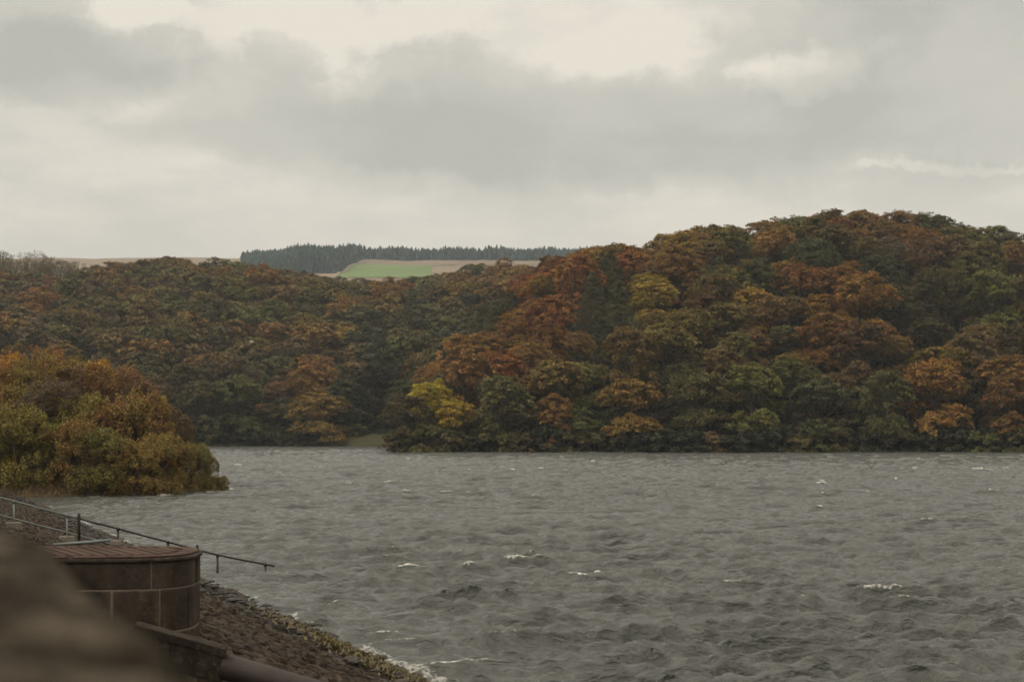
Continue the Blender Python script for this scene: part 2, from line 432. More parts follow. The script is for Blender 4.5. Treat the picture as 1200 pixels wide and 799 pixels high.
mx = N(nt, 'ShaderNodeMix', data_type='RGBA'); L(mr.outputs['Result'], mx.inputs[0]); L(ra.outputs['Color'], mx.inputs[6]); L(rb.outputs['Color'], mx.inputs[7])
L(mx.outputs[2], b.inputs['Base Color']); b.inputs['Roughness'].default_value = .95; b.inputs['Specular IOR Level'].default_value = .1
M['hill'] = m
hills = link('hills', mesh_np('hills', np.stack([XX, YY, ZZ], -1).reshape(-1, 3), grid_faces(len(Ys), len(us)), 4, M['hill'], True))
tag(hills, 'wooded hills and moorland rising behind the far shore of the reservoir', kind='structure')

# the bed of the lake and the land all round, one sheet
gm = MB(); gm.v = [(-4000, -1500, -3), (4000, -1500, -3), (4000, 4200, -3), (-4000, 4200, -3)]; gm.f = [(0, 1, 2, 3)]
tag(gm.build('ground', M['soil']), kind='structure')

def strip(name, poly, mat, lift=.5, n=24, label=None):
    """patch over the terrain; poly = list of (xp_left, xp_right, Y)"""
    v = []; rows = len(poly)
    for xl, xr, Y in poly:
        for k in range(n):
            xp = xl + (xr - xl) * k / (n - 1); X = (xp - 600) / F * Y
            v.append((X, Y, float(ground(X, Y)) + lift))
    o = link(name, mesh_np(name, v, grid_faces(rows, n), 4, mat, True)); tag(o, label, kind='structure')
yy = lambda a, b, n: list(np.linspace(a, b, n))
strip('field', [(392 + 25 * k, 506, Y) for k, Y in zip(yy(0, 1, 14), yy(1180, 1395, 14))], M['grass'], label='small green meadow seen over the far tree tops')
strip('field', [(424, 700, Y) for Y in yy(1398, 1500, 8)], M['moor'], .5, label='brown strip of rough grazing above the green meadow')
strip('path', [(392 + 40 * k - 5, 391 + 40 * k, Y) for k, Y in zip(yy(0, 1, 14), yy(1180, 1490, 14))], M['path'], 1.2, 4, label='pale track along the left edge of the green meadow')
strip('grass_bank', [(385, 466, Y) for Y in yy(299.5, 307, 12)], M['bankgrass'], .12, 30, label='low grassy bank at the head of the inlet')

# ------------------------------------------------------------------ peninsula on the left
pen = np.array([(-120, 66), (-37, 74), (-29, 80), (-25.5, 81), (-22, 81.5), (-20, 84.5), (-18.3, 89.5), (-18.6, 94), (-24, 102), (-40, 110), (-120, 118)])
def sdist(px, py, poly):
    x = px[:, None]; y = py[:, None]; a = poly; b_ = np.roll(poly, -1, 0)
    ex = b_[:, 0] - a[:, 0]; ey = b_[:, 1] - a[:, 1]
    t = np.clip(((x - a[:, 0]) * ex + (y - a[:, 1]) * ey) / (ex ** 2 + ey ** 2), 0, 1)
    d = np.sqrt((x - a[:, 0] - t * ex) ** 2 + (y - a[:, 1] - t * ey) ** 2).min(1)
    c = ((a[:, 1] > y) != (b_[:, 1] > y)) & (x < ex * (y - a[:, 1]) / (ey + 1e-12) + a[:, 0])
    ins = c.sum(1) % 2 == 1
    return np.where(ins, d, -d)
def pen_z(x, y):
    x = np.atleast_1d(np.asarray(x, float)); y = np.atleast_1d(np.asarray(y, float))
    d = sdist(x, y, pen)
    z = np.where(d > 0, 1.4 * (1 - np.exp(-d * .5)), np.maximum(d * .5, -2.6))
    return z + sstep(3, 9, d) * .4 + .12 * fbm(np.stack([x, y], 1) * .9, 3, 3)
gx = np.linspace(-110, -14, 190); gy = np.linspace(62, 122, 130)
GX, GY = np.meshgrid(gx, gy); GZ = pen_z(GX.ravel(), GY.ravel())
o = link('wooded_bank', mesh_np('wooded_bank', np.stack([GX.ravel(), GY.ravel(), GZ], 1), grid_faces(130, 190), 4, M['soil'], True))
tag(o, 'low soil bank of the wooded point at the left', kind='structure')

# ------------------------------------------------------------------ colours of trees
PAL = {
 'rust red':      (.185, .078, .028),
 'rusty orange':  (.215, .098, .024),
 'orange brown':  (.185, .105, .030),
 'golden':        (.225, .145, .028),
 'bright yellow': (.31, .225, .030),
 'olive':         (.115, .105, .032),
 'dull green':    (.092, .082, .032),
 'dark green':    (.050, .052, .026),
 'brown':         (.120, .082, .036),
 'purplish brown': (.105, .074, .048),
 'pale green':    (.115, .135, .046),
}
PALN = list(PAL)
# anchors in the photograph: x, y, radius, colour, prototype family (or None)
ANCH = [
 (508, 478, 26, 'bright yellow', 't'), (600, 362, 26, 'dark green', 'c'), (575, 395, 22, 'dark green', 'c'),
 (700, 345, 30, 'dark green', 'c'), (722, 372, 34, 'dark green', 'c'), (690, 385, 20, 'dark green', 'c'),
 (740, 345, 14, 'dark green', 'c'), (828, 335, 20, 'dark green', 'c'), (868, 318, 14, 'dark green', 'c'), (900, 318, 18, 'dark green', 'b'), (960, 312, 24, 'dark green', 'b'),
 (1025, 318, 22, 'dark green', 'b'), (770, 350, 24, 'golden', 'b'), (742, 318, 18, 'rusty orange', None), (790, 285, 24, 'golden', None),
 (540, 350, 30, 'orange brown', None), (585, 330, 30, 'orange brown', None), (620, 330, 30, 'rusty orange', None), (640, 360, 24, 'rust red', None), (545, 400, 30, 'rust red', None), (560, 430, 28, 'rust red', None),
 (610, 390, 30, 'rust red', None), (510, 430, 24, 'orange brown', None), (680, 310, 30, 'golden', None), (650, 300, 24, 'rusty orange', None), (700, 290, 22, 'rust red', None),
 (670, 335, 24, 'rusty orange', None), (900, 285, 26, 'orange brown', None), (860, 280, 22, 'olive', None), (925, 265, 18, 'pale green', None),
 (1000, 255, 34, 'rusty orange', None), (1040, 255, 28, 'orange brown', None), (1070, 278, 22, 'rusty orange', None), (960, 255, 22, 'rust red', None),
 (1098, 262, 24, 'dull green', 't'), (1065, 300, 26, 'purplish brown', None), (1095, 310, 28, 'brown', None), (1150, 290, 24, 'olive', None),
 (1010, 350, 36, 'rusty orange', None), (1030, 375, 30, 'orange brown', None), (950, 385, 26, 'rusty orange', None), (1075, 350, 30, 'dark green', None), (1090, 380, 22, 'dark green', None),
 (1150, 360, 40, 'dull green', 't'), (1180, 385, 26, 'orange brown', None), (1130, 395, 22, 'brown', None), (1040, 405, 24, 'golden', None),
 (1090, 430, 34, 'orange brown', 'b'), (1060, 470, 30, 'olive', 'b'), (1140, 440, 28, 'brown', None), (880, 430, 28, 'olive', 't'), (900, 470, 24, 'olive', None),
 (830, 430, 26, 'brown', None), (820, 470, 30, 'dull green', None), (960, 430, 26, 'brown', None), (970, 480, 26, 'dark green', None), (1180, 470, 26, 'orange brown', None), (1110, 500, 26, 'dark green', None),
 (740, 470, 26, 'orange brown', None), (680, 440, 26, 'olive', None), (640, 440, 24, 'orange brown', None), (650, 490, 22, 'orange brown', 't'), (610, 490, 26, 'dull green', None), (560, 490, 26, 'dull green', None), (590, 450, 24, 'dull green', None),
 (880, 390, 26, 'brown', None), (840, 370, 26, 'dull green', None), (800, 385, 24, 'olive', None), (760, 400, 26, 'olive', None),
 (375, 440, 28, 'rusty orange', None), (362, 475, 22, 'orange brown', None), (408, 430, 24, 'dark green', None), (452, 365, 26, 'orange brown', None), (440, 395, 26, 'dark green', 'b'),
 (455, 430, 20, 'rusty orange', None), (470, 350, 22, 'rusty orange', None), (500, 345, 22, 'dull green', None), (330, 450, 26, 'brown', None), (290, 450, 24, 'dull green', None), (240, 480, 40, 'dark green', None),
 (400, 495, 40, 'dark green', None), (330, 500, 30, 'dark green', None), (172, 385, 20, 'dull green', None), (135, 375, 18, 'purplish brown', None), (65, 345, 16, 'rusty orange', None), (140, 315, 16, 'orange brown', None),
 (530, 325, 24, 'orange brown', None), (337, 305, 10, 'dark green', 'b'), (235, 400, 14, 'dark green', None), (275, 390, 14, 'orange brown', None), (440, 480, 20, 'brown', None),
]
def zone_palette(xp, y):
    if xp < 470 or (xp < 560 and y < 330):
        return (['olive', 'dull green', 'brown', 'orange brown', 'purplish brown', 'dark green', 'golden', 'rusty orange'], [.2, .2, .19, .17, .07, .08, .04, .05])
    if y > 440: return (['olive', 'dull green', 'brown', 'dark green', 'orange brown', 'golden'], [.14, .24, .24, .28, .09, .01])
    if xp < 700: return (['rusty orange', 'rust red', 'orange brown', 'golden', 'olive', 'dull green'], [.26, .2, .2, .1, .14, .1])
    if xp < 960: return (['golden', 'orange brown', 'olive', 'dull green', 'rusty orange', 'brown'], [.20, .28, .2, .1, .1, .12])
    return (['brown', 'orange brown', 'dull green', 'olive', 'rusty orange', 'dark green', 'purplish brown'], [.22, .2, .2, .12, .1, .1, .06])

def px_of(X, Y, Z): return 600 + F * X / Y, HY - F * (Z - EYE) / Y

def darts(n, rmin, sample, seed):
    rs = np.random.RandomState(seed); pts = []; cell = {}
    for _ in range(n):
        p = sample(rs)
        if p is None: continue
        k = (int(p[0] // rmin), int(p[1] // rmin)); ok = True
        for i in (-1, 0, 1):
            for j in (-1, 0, 1):
                for q in cell.get((k[0] + i, k[1] + j), ()):
                    if (q[0] - p[0]) ** 2 + (q[1] - p[1]) ** 2 < rmin * rmin: ok = False
        if ok: cell.setdefault(k, []).append(p); pts.append(p)
    return pts

def samp_r(rs):
    Y = 230 + rs.rand() * 129; xp = 474 + rs.rand() * 770; X = (xp - 600) / F * Y
    if Y < shore_r(xp) + 1.6: return None
    if np.interp(xp, GR_X, GR_Y) < 3 and Y > 262: return None
    return (X, Y)
def samp_m(rs):
    Y = 303 + rs.rand() * 222; xp = -60 + rs.rand() * 690; X = (xp - 600) / F * Y
    if Y < shore_m(xp) + 1.5: return None
    if 385 < xp < 466 and Y < 312: return None
    # hidden behind the right hill
    if xp > 480 and (np.interp(xp, GR_X, GR_Y) > 35) and Y < 500 and np.interp(xp, GR_X, GR_Y) + 45 > (float(ground(X, Y)) - 4) / Y * F + 35: return None
    if xp < 175 and Y < 345: return None
    return (X, Y)

def shore_rows():
    pts = []
    xp = 478.0
    while xp < 1240:
        Y = float(shore_r(xp)) + 2.6 + R.rand() * 1.5; pts.append(((xp - 600) / F * Y, Y)); xp += 42 + R.rand() * 16
    return pts

FORCED = [  # photo column, row of the crown's middle, colour, habit, width and height scale
 (508, 476, 'bright yellow', 't0', .74, 1.0), (880, 452, 'olive', 't1', .95, 1.0), (1092, 452, 'orange brown', 'b2', 1.08, 1.0), (650, 478, 'orange brown', 't2', .7, 1.0),
 (598, 366, 'dark green', 'c0', .72, .95), (562, 402, 'dark green', 'c1', .62, .95), (694, 352, 'dark green', 'c1', .82, .95), (726, 372, 'dark green', 'c2', .95, .95), (704, 392, 'dark green', 'c0', .8, .9),
 (828, 338, 'dark green', 'c2', .66, 1.0), (1008, 358, 'rusty orange', 'b1', 1.15, .95), (770, 352, 'golden', 'b3', .85, .95), (742, 322, 'rusty orange', 'b5', .75, .9), (1160, 350, 'dull green', 't0', 1.0, 1.1),
 (372, 448, 'rusty orange', 'b4', .95, 1.0), (740, 470, 'orange brown', 'b0', .95, .95), (1180, 440, 'orange brown', 'b6', .95, .95), (960, 470, 'dark green', 'b3', .9, 1.0), (820, 468, 'dull green', 'b5', .95, 1.0), (590, 470, 'dull green', 't2', .95, 1.0)]
forced = []
for xp, yp, col, key, s_, z_ in FORCED:
    H = PROTO[key][4] * s_ * z_; best = None
    rng = np.arange(233.5, 345, 1.0) if not (xp < 470) else np.arange(307, 520, 1.0)
    X_ = (xp - 600) / F * rng; yps = HY - F * (ground(X_, rng) + H * .5 - EYE) / rng
    i_ = int(np.argmin(np.abs(yps - yp))); forced.append((float(X_[i_]), float(rng[i_]), xp, yp, col, key, s_, z_))
def clear_of(p):
    for f_ in forced:
        dx, dy = p[0] - f_[0], p[1] - f_[1]
        if dx * dx + dy * dy < 36: return False
        if -9 < dy < 0 and abs(dx) < 5.4 * f_[6]: return False
    return True
cand = []   # dict(X,Y,z,xp,yp,reg,...)
row0 = shore_rows()
pr = [p for p in darts(26000, 6.7, samp_r, 1) if all((p[0] - q[0]) ** 2 + (p[1] - q[1]) ** 2 > 27 for q in row0)] + row0
pm = darts(26000, 7.9, samp_m, 2)
for f_ in forced: cand.append(dict(X=f_[0], Y=f_[1], z=float(ground(f_[0], f_[1])), reg='m' if f_[2] < 470 else 'r', force=f_))
for reg, pts in (('r', pr), ('m', pm)):
    for X, Y in pts:
        if not clear_of((X, Y)): continue
        cand.append(dict(X=X, Y=Y, z=float(ground(X, Y)), reg=reg))
for c in cand:
    c['s'] = (.66 + .42 * R.rand()) if c['reg'] == 'r' else (.82 + .3 * R.rand())
    c['sz'] = .82 + .32 * R.rand()
    edge = c['Y'] < 240 and c['reg'] == 'r'
    if edge: c['s'] *= .92
    H = 12.5 * c['s'] * c['sz']
    c['xp'], c['yp'] = px_of(c['X'], c['Y'], c['z'] + H * .62)
    best = None; bd = 9e9
    for a in ANCH:
        d = math.hypot(a[0] - c['xp'], a[1] - c['yp']) / a[2]
        if d < 1 and d < bd: bd = d; best = a
    fam = None
    diag = 650 - (c['yp'] - 290) * .75
    if best and c['reg'] == 'r' and -40 < c['xp'] - diag < 60 and c['yp'] < 450 and best[4] is None: best = None
    if best is None and c['reg'] == 'r' and -60 < c['xp'] - diag < 75 and c['yp'] < 450:
        c['col'] = ['rusty orange', 'orange brown', 'rust red', 'rusty orange', 'orange brown'][R.randint(5)]; c['anch'] = True
    elif best: c['col'] = best[3]; fam = best[4]; c['anch'] = best[4] is not None
    else:
        nm, w = zone_palette(c['xp'], c['yp']); c['col'] = nm[R.choice(len(nm), p=np.array(w) / sum(w))]
    if c['reg'] == 'm' and 'force' not in c and not (best and best[4]) and c['xp'] > diag - 130 and c['yp'] > 345: c['col'] = ['dark green', 'dull green', 'brown', 'dark green'][R.randint(4)]; c['anch'] = True
    if c['reg'] == 'm' and c['xp'] < 92 and c['Y'] > 455: fam = 's'; c['col'] = ['olive', 'brown', 'purplish brown'][R.randint(3)]
    if c['col'] == 'bright yellow': c['s'] *= .85
    if fam == 'c': k = 'c%d' % R.randint(3); c['s'] *= .85
    elif fam == 's': k = 's%d' % R.randint(3)
    elif fam == 't' or (fam is None and R.rand() < (.5 if edge else .25)): k = 't%d' % R.randint(3)
    else: k = 'b%d' % R.randint(7)
    if 'force' in c: k = c['force'][5]; c['col'] = c['force'][4]; c['s'], c['sz'] = c['force'][6:8]; c['anch'] = True
    c['key'] = k; c['fam'] = k[0]
    c['area'] = (c['s'] / c['Y']) ** 2

SKX = [-100, 0, 90, 110, 150, 200, 270, 330, 400, 450, 500, 520, 560, 600, 650, 700, 760, 800, 860, 940, 970, 1040, 1085, 1100, 1130, 1170, 1200, 1300]
SKY_ = [288, 289, 296, 304, 300, 295, 299, 309, 321, 324, 319, 309, 301, 298, 291, 284, 271, 263, 256, 249, 242, 243, 247, 245, 259, 263, 263, 266]
for c in cand:
    Hp = PROTO[c['key']][4] * c['s'] * c['sz']; Wp = PROTO[c['key']][5] * c['s']
    x0, yt = px_of(c['X'], c['Y'], c['z'] - .3 + Hp * .97)
    hwp = Wp / 2 / c['Y'] * F * .5
    lim = max(np.interp(x0 - hwp, SKX, SKY_), np.interp(x0 + hwp, SKX, SKY_), np.interp(x0, SKX, SKY_)) - 2 + R.normal() * 1.0
    if yt < lim:
        Hn = EYE + (HY - lim) / F * c['Y'] - c['z'] + .3
        f_ = Hn / Hp
        if f_ < .72: c['drop'] = Hp * (.72 - f_); f_ = .72
        if f_ < .9: c['s'] *= math.sqrt(f_); f_ = math.sqrt(f_)
        c['sz'] *= f_
    if c['Y'] < shore_r(c['xp']) + 16 and c['reg'] == 'r': c['drop'] = 1.3
    if c['reg'] == 'm' and c['Y'] < shore_m(c['xp']) + 7: c['drop'] = 1.0
NEAR_N = 300
cand.sort(key=lambda c: c['Y'] - (60 if c['fam'] == 's' else 0))
indiv = [c for c in cand if c['reg'] == 'r' or c['fam'] == 's']
rest = [c for c in cand if not (c['reg'] == 'r' or c['fam'] == 's')]
k = max(0, NEAR_N - len(indiv)); indiv += rest[:k]; rest = rest[k:]
print('TREES individual', len(indiv), 'mass', len(rest), 'right', len(pr), 'mid', len(pm))

def jitter_col(c, a=.14):
    c = np.array(c); g_ = 1 + R.normal() * a
    return tuple(np.clip(c * g_ * (1 + R.normal(size=3) * .06), .008, .5)) + (1.0,)

def tree_col(c):
    a = np.array(PAL[c['col']])
    loc = np.array((.165, .088, .028)) if (c['reg'] == 'r' and c['xp'] < 960 and c['yp'] < 400) else np.array((.118, .082, .034))
    k_ = .12 if c.get('anch') else .42
    return jitter_col((a * (1 - k_) + loc * k_) * np.array((1.16, 1.18, 1.1)), .12)
def place_tree(c, key, sxy, sz, rz, col, label, cat, group, name):
    cm, tm = PROTO[key][:2]
    e = empty(name, (c[0], c[1], c[2])); e.scale = (sxy, sxy, sz); e.rotation_euler = (0, 0, rz)
    tag(e, label, cat, group)
    a = bpy.data.objects.new('crown', cm); COL.objects.link(a); a.parent = e; a.color = col
    t = bpy.data.objects.new('trunk', tm); COL.objects.link(t); t.parent = e
    return e

ORD = ['', 'second', 'third', 'fourth', 'fifth', 'sixth', 'seventh', 'eighth', 'ninth', 'tenth', 'eleventh', 'twelfth', 'thirteenth', 'fourteenth', 'fifteenth', 'sixteenth', 'seventeenth', 'eighteenth', 'nineteenth', 'twentieth']
def band(c):
    if c['reg'] == 'r':
        d = c['Y'] - float(shore_r(c['xp']))
        hi = YR - 230
        w = 'right hill'
    else:
        d = c['Y'] - float(shore_m(c['xp'])); hi = YM - 303; w = 'farther left hill'
    f = d / hi
    if f < .07: return 'on the waterline, ' + w
    if f < .24: return 'just above the shore, ' + w
    if f < .45: return 'low on the ' + w
    if f < .64: return 'halfway up the ' + w
    if f < .84: return 'high on the ' + w
    return 'on the ridge, ' + w
KN = {'b': 'round-crowned tree', 't': 'tall narrow tree', 'c': 'conifer', 's': 'half-bare tree'}
from collections import defaultdict
gr = defaultdict(list)
for c in indiv: gr[(c['col'], c['fam'], band(c))].append(c)
for (cn, fm, bd_), lst in gr.items():
    lst.sort(key=lambda c: c['xp'])
    for i, c in enumerate(lst):
        if len(lst) == 1: pre = 'only '
        elif i == 0: pre = 'leftmost '
        elif i == len(lst) - 1: pre = 'rightmost '
        else: pre = ORD[i] + ' '
        w = pre + cn + ' ' + KN[fm]
        if 0 < i < len(lst) - 1: w += ' from the left'
        c['label'] = w + ' ' + bd_
for c in indiv:
    nm = {'b': 'broadleaf_tree', 't': 'broadleaf_tree', 'c': 'conifer_tree', 's': 'half_bare_tree'}[c['fam']]
    grp = 'trees covering the right hill' if c['reg'] == 'r' else 'trees on the farther left hill'
    place_tree((c['X'], c['Y'], c['z'] - .3 - c.get('drop', 0)), c['key'], c['s'], c['s'] * c['sz'], R.rand() * 6.28, tree_col(c), c['label'], 'tree', grp, nm)

# shrubs hanging over the water along both far shores
for i in range(3):
    proto('u%d' % i, 'shore_shrub', 260 + i, 3.6, 6.2, -.08, 70, 60, .2, flat=.6, tr=.08, stems=4, nlimb=14)
sh = []
for x0_, x1_, st_, fn, wh in ((476, 1226, 27, shore_r, 'right hill'), (228, 388, 23, shore_m, 'farther left hill')):
    xp = x0_
    while xp < x1_:
        Y = float(fn(xp)) + .9 + R.rand() * .6
        sh.append(dict(X=(xp - 600) / F * Y, Y=Y, xp=xp, wh=wh, col=['dark green', 'dull green', 'brown', 'olive', 'dark green'][R.randint(5)])); xp += st_ * (.8 + .4 * R.rand())
gs = defaultdict(list)
for c in sh: gs[(c['col'], c['wh'])].append(c)
for (cn, wh), lst in gs.items():
    for i, c in enumerate(lst):
        pre = 'leftmost' if i == 0 else ('rightmost' if i == len(lst) - 1 else ORD[i]); mid = ' from the left' if 0 < i < len(lst) - 1 else ''
        place_tree((c['X'], c['Y'], .0), 'u%d' % R.randint(3), .9 + .35 * R.rand(), .8 + .6 * R.rand(), R.rand() * 6.28, jitter_col(np.array(PAL[cn]) * .85), '%s low %s shrub%s hanging over the water, %s' % (pre, cn, mid, wh), 'shrub', 'shrubs along the far shores', 'shore_shrub')

# undergrowth between the trunks on both slopes
V = []; Fc = []; T = []; nv = 0
uv = PROTO['u0'][2], PROTO['u1'][2]; uf = PROTO['u0'][3], PROTO['u1'][3]
def und(X, Y, col):
    global nv
    q = R.randint(2); v = uv[q][::1]; a = R.rand() * 6.28; ca, sa = math.cos(a), math.sin(a); s = .8 + .5 * R.rand()
    keep = len(v) // 8 * 4; v = v.reshape(-1, 4, 3)[::2].reshape(-1, 3); f = np.arange(len(v)).reshape(-1, 4)
    z = float(ground(X, Y))
    vv = np.stack([(v[:, 0] * ca - v[:, 1] * sa) * s + X, (v[:, 0] * sa + v[:, 1] * ca) * s + Y, v[:, 2] * s * .9 + z - .2], 1)
    V.append(vv); Fc.append(f + nv); nv += len(v); T.append(np.tile(np.array(jitter_col(col)), (len(v), 1)))
for X, Y in darts(5000, 4.4, lambda rs: (lambda Y, xp: ((xp - 600) / F * Y, Y) if Y > shore_r(xp) + 2.2 and np.interp(xp, GR_X, GR_Y) > 1 else None)(232 + rs.rand() * 44, 482 + rs.rand() * 750), 8):
    und(X, Y, np.array(PAL[['dark green', 'brown', 'olive', 'purplish brown'][R.randint(4)]]) * .8)
for X, Y in darts(4000, 4.8, lambda rs: (lambda Y, xp: ((xp - 600) / F * Y, Y) if Y > shore_m(xp) + (2.0 if not 388 < xp < 462 else 5) else None)(304 + rs.rand() * 30, 200 + rs.rand() * 280), 9):
    und(X, Y, np.array(PAL[['dark green', 'brown', 'olive', 'dark green'][R.randint(4)]]) * .8)
for X, Y in darts(5000, 4.6, lambda rs: (lambda Y, xp: ((xp - 600) / F * Y, Y) if np.interp(xp, GR_X, GR_Y) > 60 else None)(318 + rs.rand() * 34, 550 + rs.rand() * 680), 12):
    und(X, Y, np.array(PAL[['brown', 'orange brown', 'olive', 'rusty orange'][R.randint(4)]]))
o = link('undergrowth', mesh_np('undergrowth', np.vstack(V), np.vstack(Fc), 4, M['leaf_mass'], False, {'tint': ('FLOAT_COLOR', np.vstack(T))}))
tag(o, 'dark bramble and scrub filling the wood floor above the far shores', 'undergrowth', kind='stuff')

# the rest of the far slope: one mass
V = []; Fc = []; T = []; nv = 0
for c in rest:
    _, _, v, f, H, W, kd = PROTO['m%d' % R.randint(5)]
    a = R.rand() * 6.28; ca, sa = math.cos(a), math.sin(a); s = c['s'] * 1.04
    vv = np.empty_like(v); vv[:, 0] = (v[:, 0] * ca - v[:, 1] * sa) * s + c['X']; vv[:, 1] = (v[:, 0] * sa + v[:, 1] * ca) * s + c['Y']; vv[:, 2] = v[:, 2] * s * c['sz'] + c['z'] - c.get('drop', 0)
    V.append(vv); Fc.append(f + nv); nv += len(v)
    T.append(np.tile(np.array(tree_col(c)), (len(v), 1)))
o = link('far_woodland', mesh_np('far_woodland', np.vstack(V), np.vstack(Fc), 4, M['leaf_mass'], False, {'tint': ('FLOAT_COLOR', np.vstack(T))}))
tag(o, 'mixed autumn woodland covering the upper slope of the farther left hill', 'woodland', kind='stuff')

# conifer plantation on the horizon
V = []; Fc = []; T = []; nv = 0
def plant_pts():
    out = []
    for Y in np.arange(1270, 1600, 6.0):
        for xp in np.arange(284, 696, 4.0):
            x = xp + R.normal() * 2.2
            if Y < 1500 and x > 392 + 34 * (Y - 1180) / 310 - 6: continue
            if x < 284 + max(0, (Y - 1500) * .04) or x > 690: continue
            if Y > 1545 and x > 420 and R.rand() < .5: continue
            out.append(((x - 600) / F * Y, Y + R.normal() * 3, x))
    return out
for X, Y, x in plant_pts():
    H = 10.2 + 4.6 * R.rand() ** 2 + 1.3 * math.sin(x * .11) + .9 * math.sin(x * .37 + Y) + 3.2 * math.exp(-((x - 385) / 45) ** 2) - 5 * sstep(350, 284, x); w = 3.2 + R.rand() * 1.2; z0 = float(ground(X, Y)) - .3
    n = 6; tint = np.array([.030, .050, .042, 1]) * (1 + .2 * R.normal()); tint[3] = 1
    for q in range(4):
        zb = z0 + H * (.08 + .23 * q); zt_ = z0 + min(H, H * (.08 + .23 * q + .36)); rb_ = w * (1 - q * .22)
        a = R.rand() * 6.28 + np.arange(n) * 6.283 / n
        rbr = rb_ * (.75 + .5 * R.rand(n))
        ring = np.stack([X + np.cos(a) * rbr, Y + np.sin(a) * rbr, zb + R.normal(size=n) * .35], 1)
        top = np.stack([X + np.cos(a) * .35, Y + np.sin(a) * .35, np.full(n, zt_)], 1)
        V.append(np.vstack([ring, top])); i = np.arange(n); j = (i + 1) % n
        Fc.append(np.stack([i, j, j + n, i + n], 1) + nv); nv += 2 * n
        T.append(np.tile(np.abs(tint), (2 * n, 1)))
o = link('conifer_plantation', mesh_np('conifer_plantation', np.vstack(V), np.vstack(Fc), 4, M['leaf_mass'], False, {'tint': ('FLOAT_COLOR', np.vstack(T))}))
tag(o, 'dark conifer plantation along the horizon above the green field', 'plantation', kind='stuff')

# ------------------------------------------------------------------ near trees on the point
near = []
def topy(xp):   # photo row of the tops
    return np.interp(xp, [-60, 0, 50, 90, 130, 160, 172, 186, 205, 228, 248, 262, 272], [384, 384, 384, 394, 388, 404, 422, 455, 474, 490, 514, 548, 570])
def add_near(xp, Y, key, H, col, wscale=1.0):
    if xp > 185 and key[0] == 'w': wscale *= .78 if xp < 215 else .62
    X = (xp - 600) / F * Y; z = float(pen_z(X, Y)[0])
    near.append(dict(X=X, Y=Y, z=z - .35, xp=xp, key=key, H=H, col=col, w=wscale))
NC = {'olive yellow': (.215, .160, .044), 'olive green': (.175, .134, .044), 'yellow': (.40, .27, .030), 'amber': (.34, .18, .034), 'russet brown': (.215, .118, .042), 'purplish brown': (.145, .092, .056), 'grey green': (.145, .118, .054)}
rs = np.random.RandomState(5)
# front bushes along the water
xp = -32.0; i = 0
fc = ['olive green', 'olive yellow', 'grey green', 'olive green', 'olive green', 'olive yellow']
while xp < 232:
    Y = 82.4 + max(0, (xp - 170)) * .085 + rs.rand() * 1.3
    h = 3.0 + rs.rand() * 2.6
    h = min(h, 5.6 if xp < 160 else 4.4 - (xp - 160) * .024)
    add_near(xp, Y, 'w%d' % (i % 4), h, fc[rs.randint(6)] if i != 2 else 'olive yellow', .8 + .2 * rs.rand()); xp += 27 + rs.rand() * 10; i += 1
add_near(26, 83.0, 'w1', 2.6, 'yellow', .62)
add_near(192, 86.2, 'w2', 2.3, 'amber', .8)
add_near(243, 90.2, 'w2', 2.3, 'olive green', .75); add_near(256, 90.4, 'w0', 1.2, 'olive green', .7); add_near(228, 88.6, 'w3', 3.1, 'olive yellow', .95)
# second row
xp = -25.0
while xp < 208:
    Y = 87.5 + max(0, xp - 150) * .05 + rs.rand() * 1.2
    t_ = (HY - topy(xp + 4)) / F * Y + EYE - .9
    h = min(4.9 + rs.rand() * 2.3, t_)
    add_near(xp, Y, ['w0', 'w3', 'g1', 'w2'][rs.randint(4)], h, ['olive green', 'grey green', 'olive yellow', 'russet brown', 'purplish brown'][rs.randint(5)], .85 + .2 * rs.rand()); xp += 27 + rs.rand() * 9
# birches behind
for Y0, lo, hi, cols in ((92, -30, 190, ['russet brown', 'purplish brown', 'russet brown', 'olive yellow', 'olive green']), (97, -25, 176, ['amber', 'russet brown', 'amber', 'olive yellow', 'russet brown'])):
    xp = lo
    while xp < hi:
        Y = Y0 + rs.rand() * 1.6
        t_ = (HY - topy(xp + 6)) / F * Y + EYE - 1.1
        h = t_ * (.97 if Y0 == 97 else .88) * (.92 + .1 * rs.rand())
        add_near(xp, Y, 'g%d' % rs.randint(4), h, cols[rs.randint(5)], .9 + .25 * rs.rand()); xp += 24 + rs.rand() * 10
g2 = defaultdict(list)
for c in near:
    fm = c['key'][0]; hh = PROTO[c['key']][4]
    if fm == 'w': where = 'at the water\'s edge of the left point' if c['Y'] < 87 or c['xp'] > 248 else 'in the second row of the left point'
    else: where = 'at the back of the left point' if c['Y'] > 96 else 'in the middle of the left point'
    g2[(fm, c['col'], where)].append(c)
for (fm, cn, wh), lst in g2.items():
    lst.sort(key=lambda c: c['xp'])
    for i, c in enumerate(lst):
        base = cn + (' willow bush' if fm == 'w' else ' birch')
        if len(lst) == 1: lb = 'only ' + base + ' ' + wh
        elif i == 0: lb = 'leftmost ' + base + ' ' + wh
        elif i == len(lst) - 1: lb = 'rightmost ' + base + ' ' + wh
        else: lb = ORD[i] + ' ' + base + ' from the left ' + wh
        H0, W0 = PROTO[c['key']][4:6]; sz = c['H'] / H0
        sw = c['w'] * (.8 + .2 * sz) if fm == 'w' else c['w'] * .95
        if c['H'] < 2.8: sw = c['w'] * .75
        place_tree((c['X'], c['Y'], c['z']), c['key'], sw, sz, rs.rand() * 6.28, jitter_col(NC[cn], .08), lb, 'bush' if fm == 'w' else 'tree',
                   'bushes on the left point' if fm == 'w' else 'birches on the left point', 'willow_bush' if fm == 'w' else 'birch_tree')
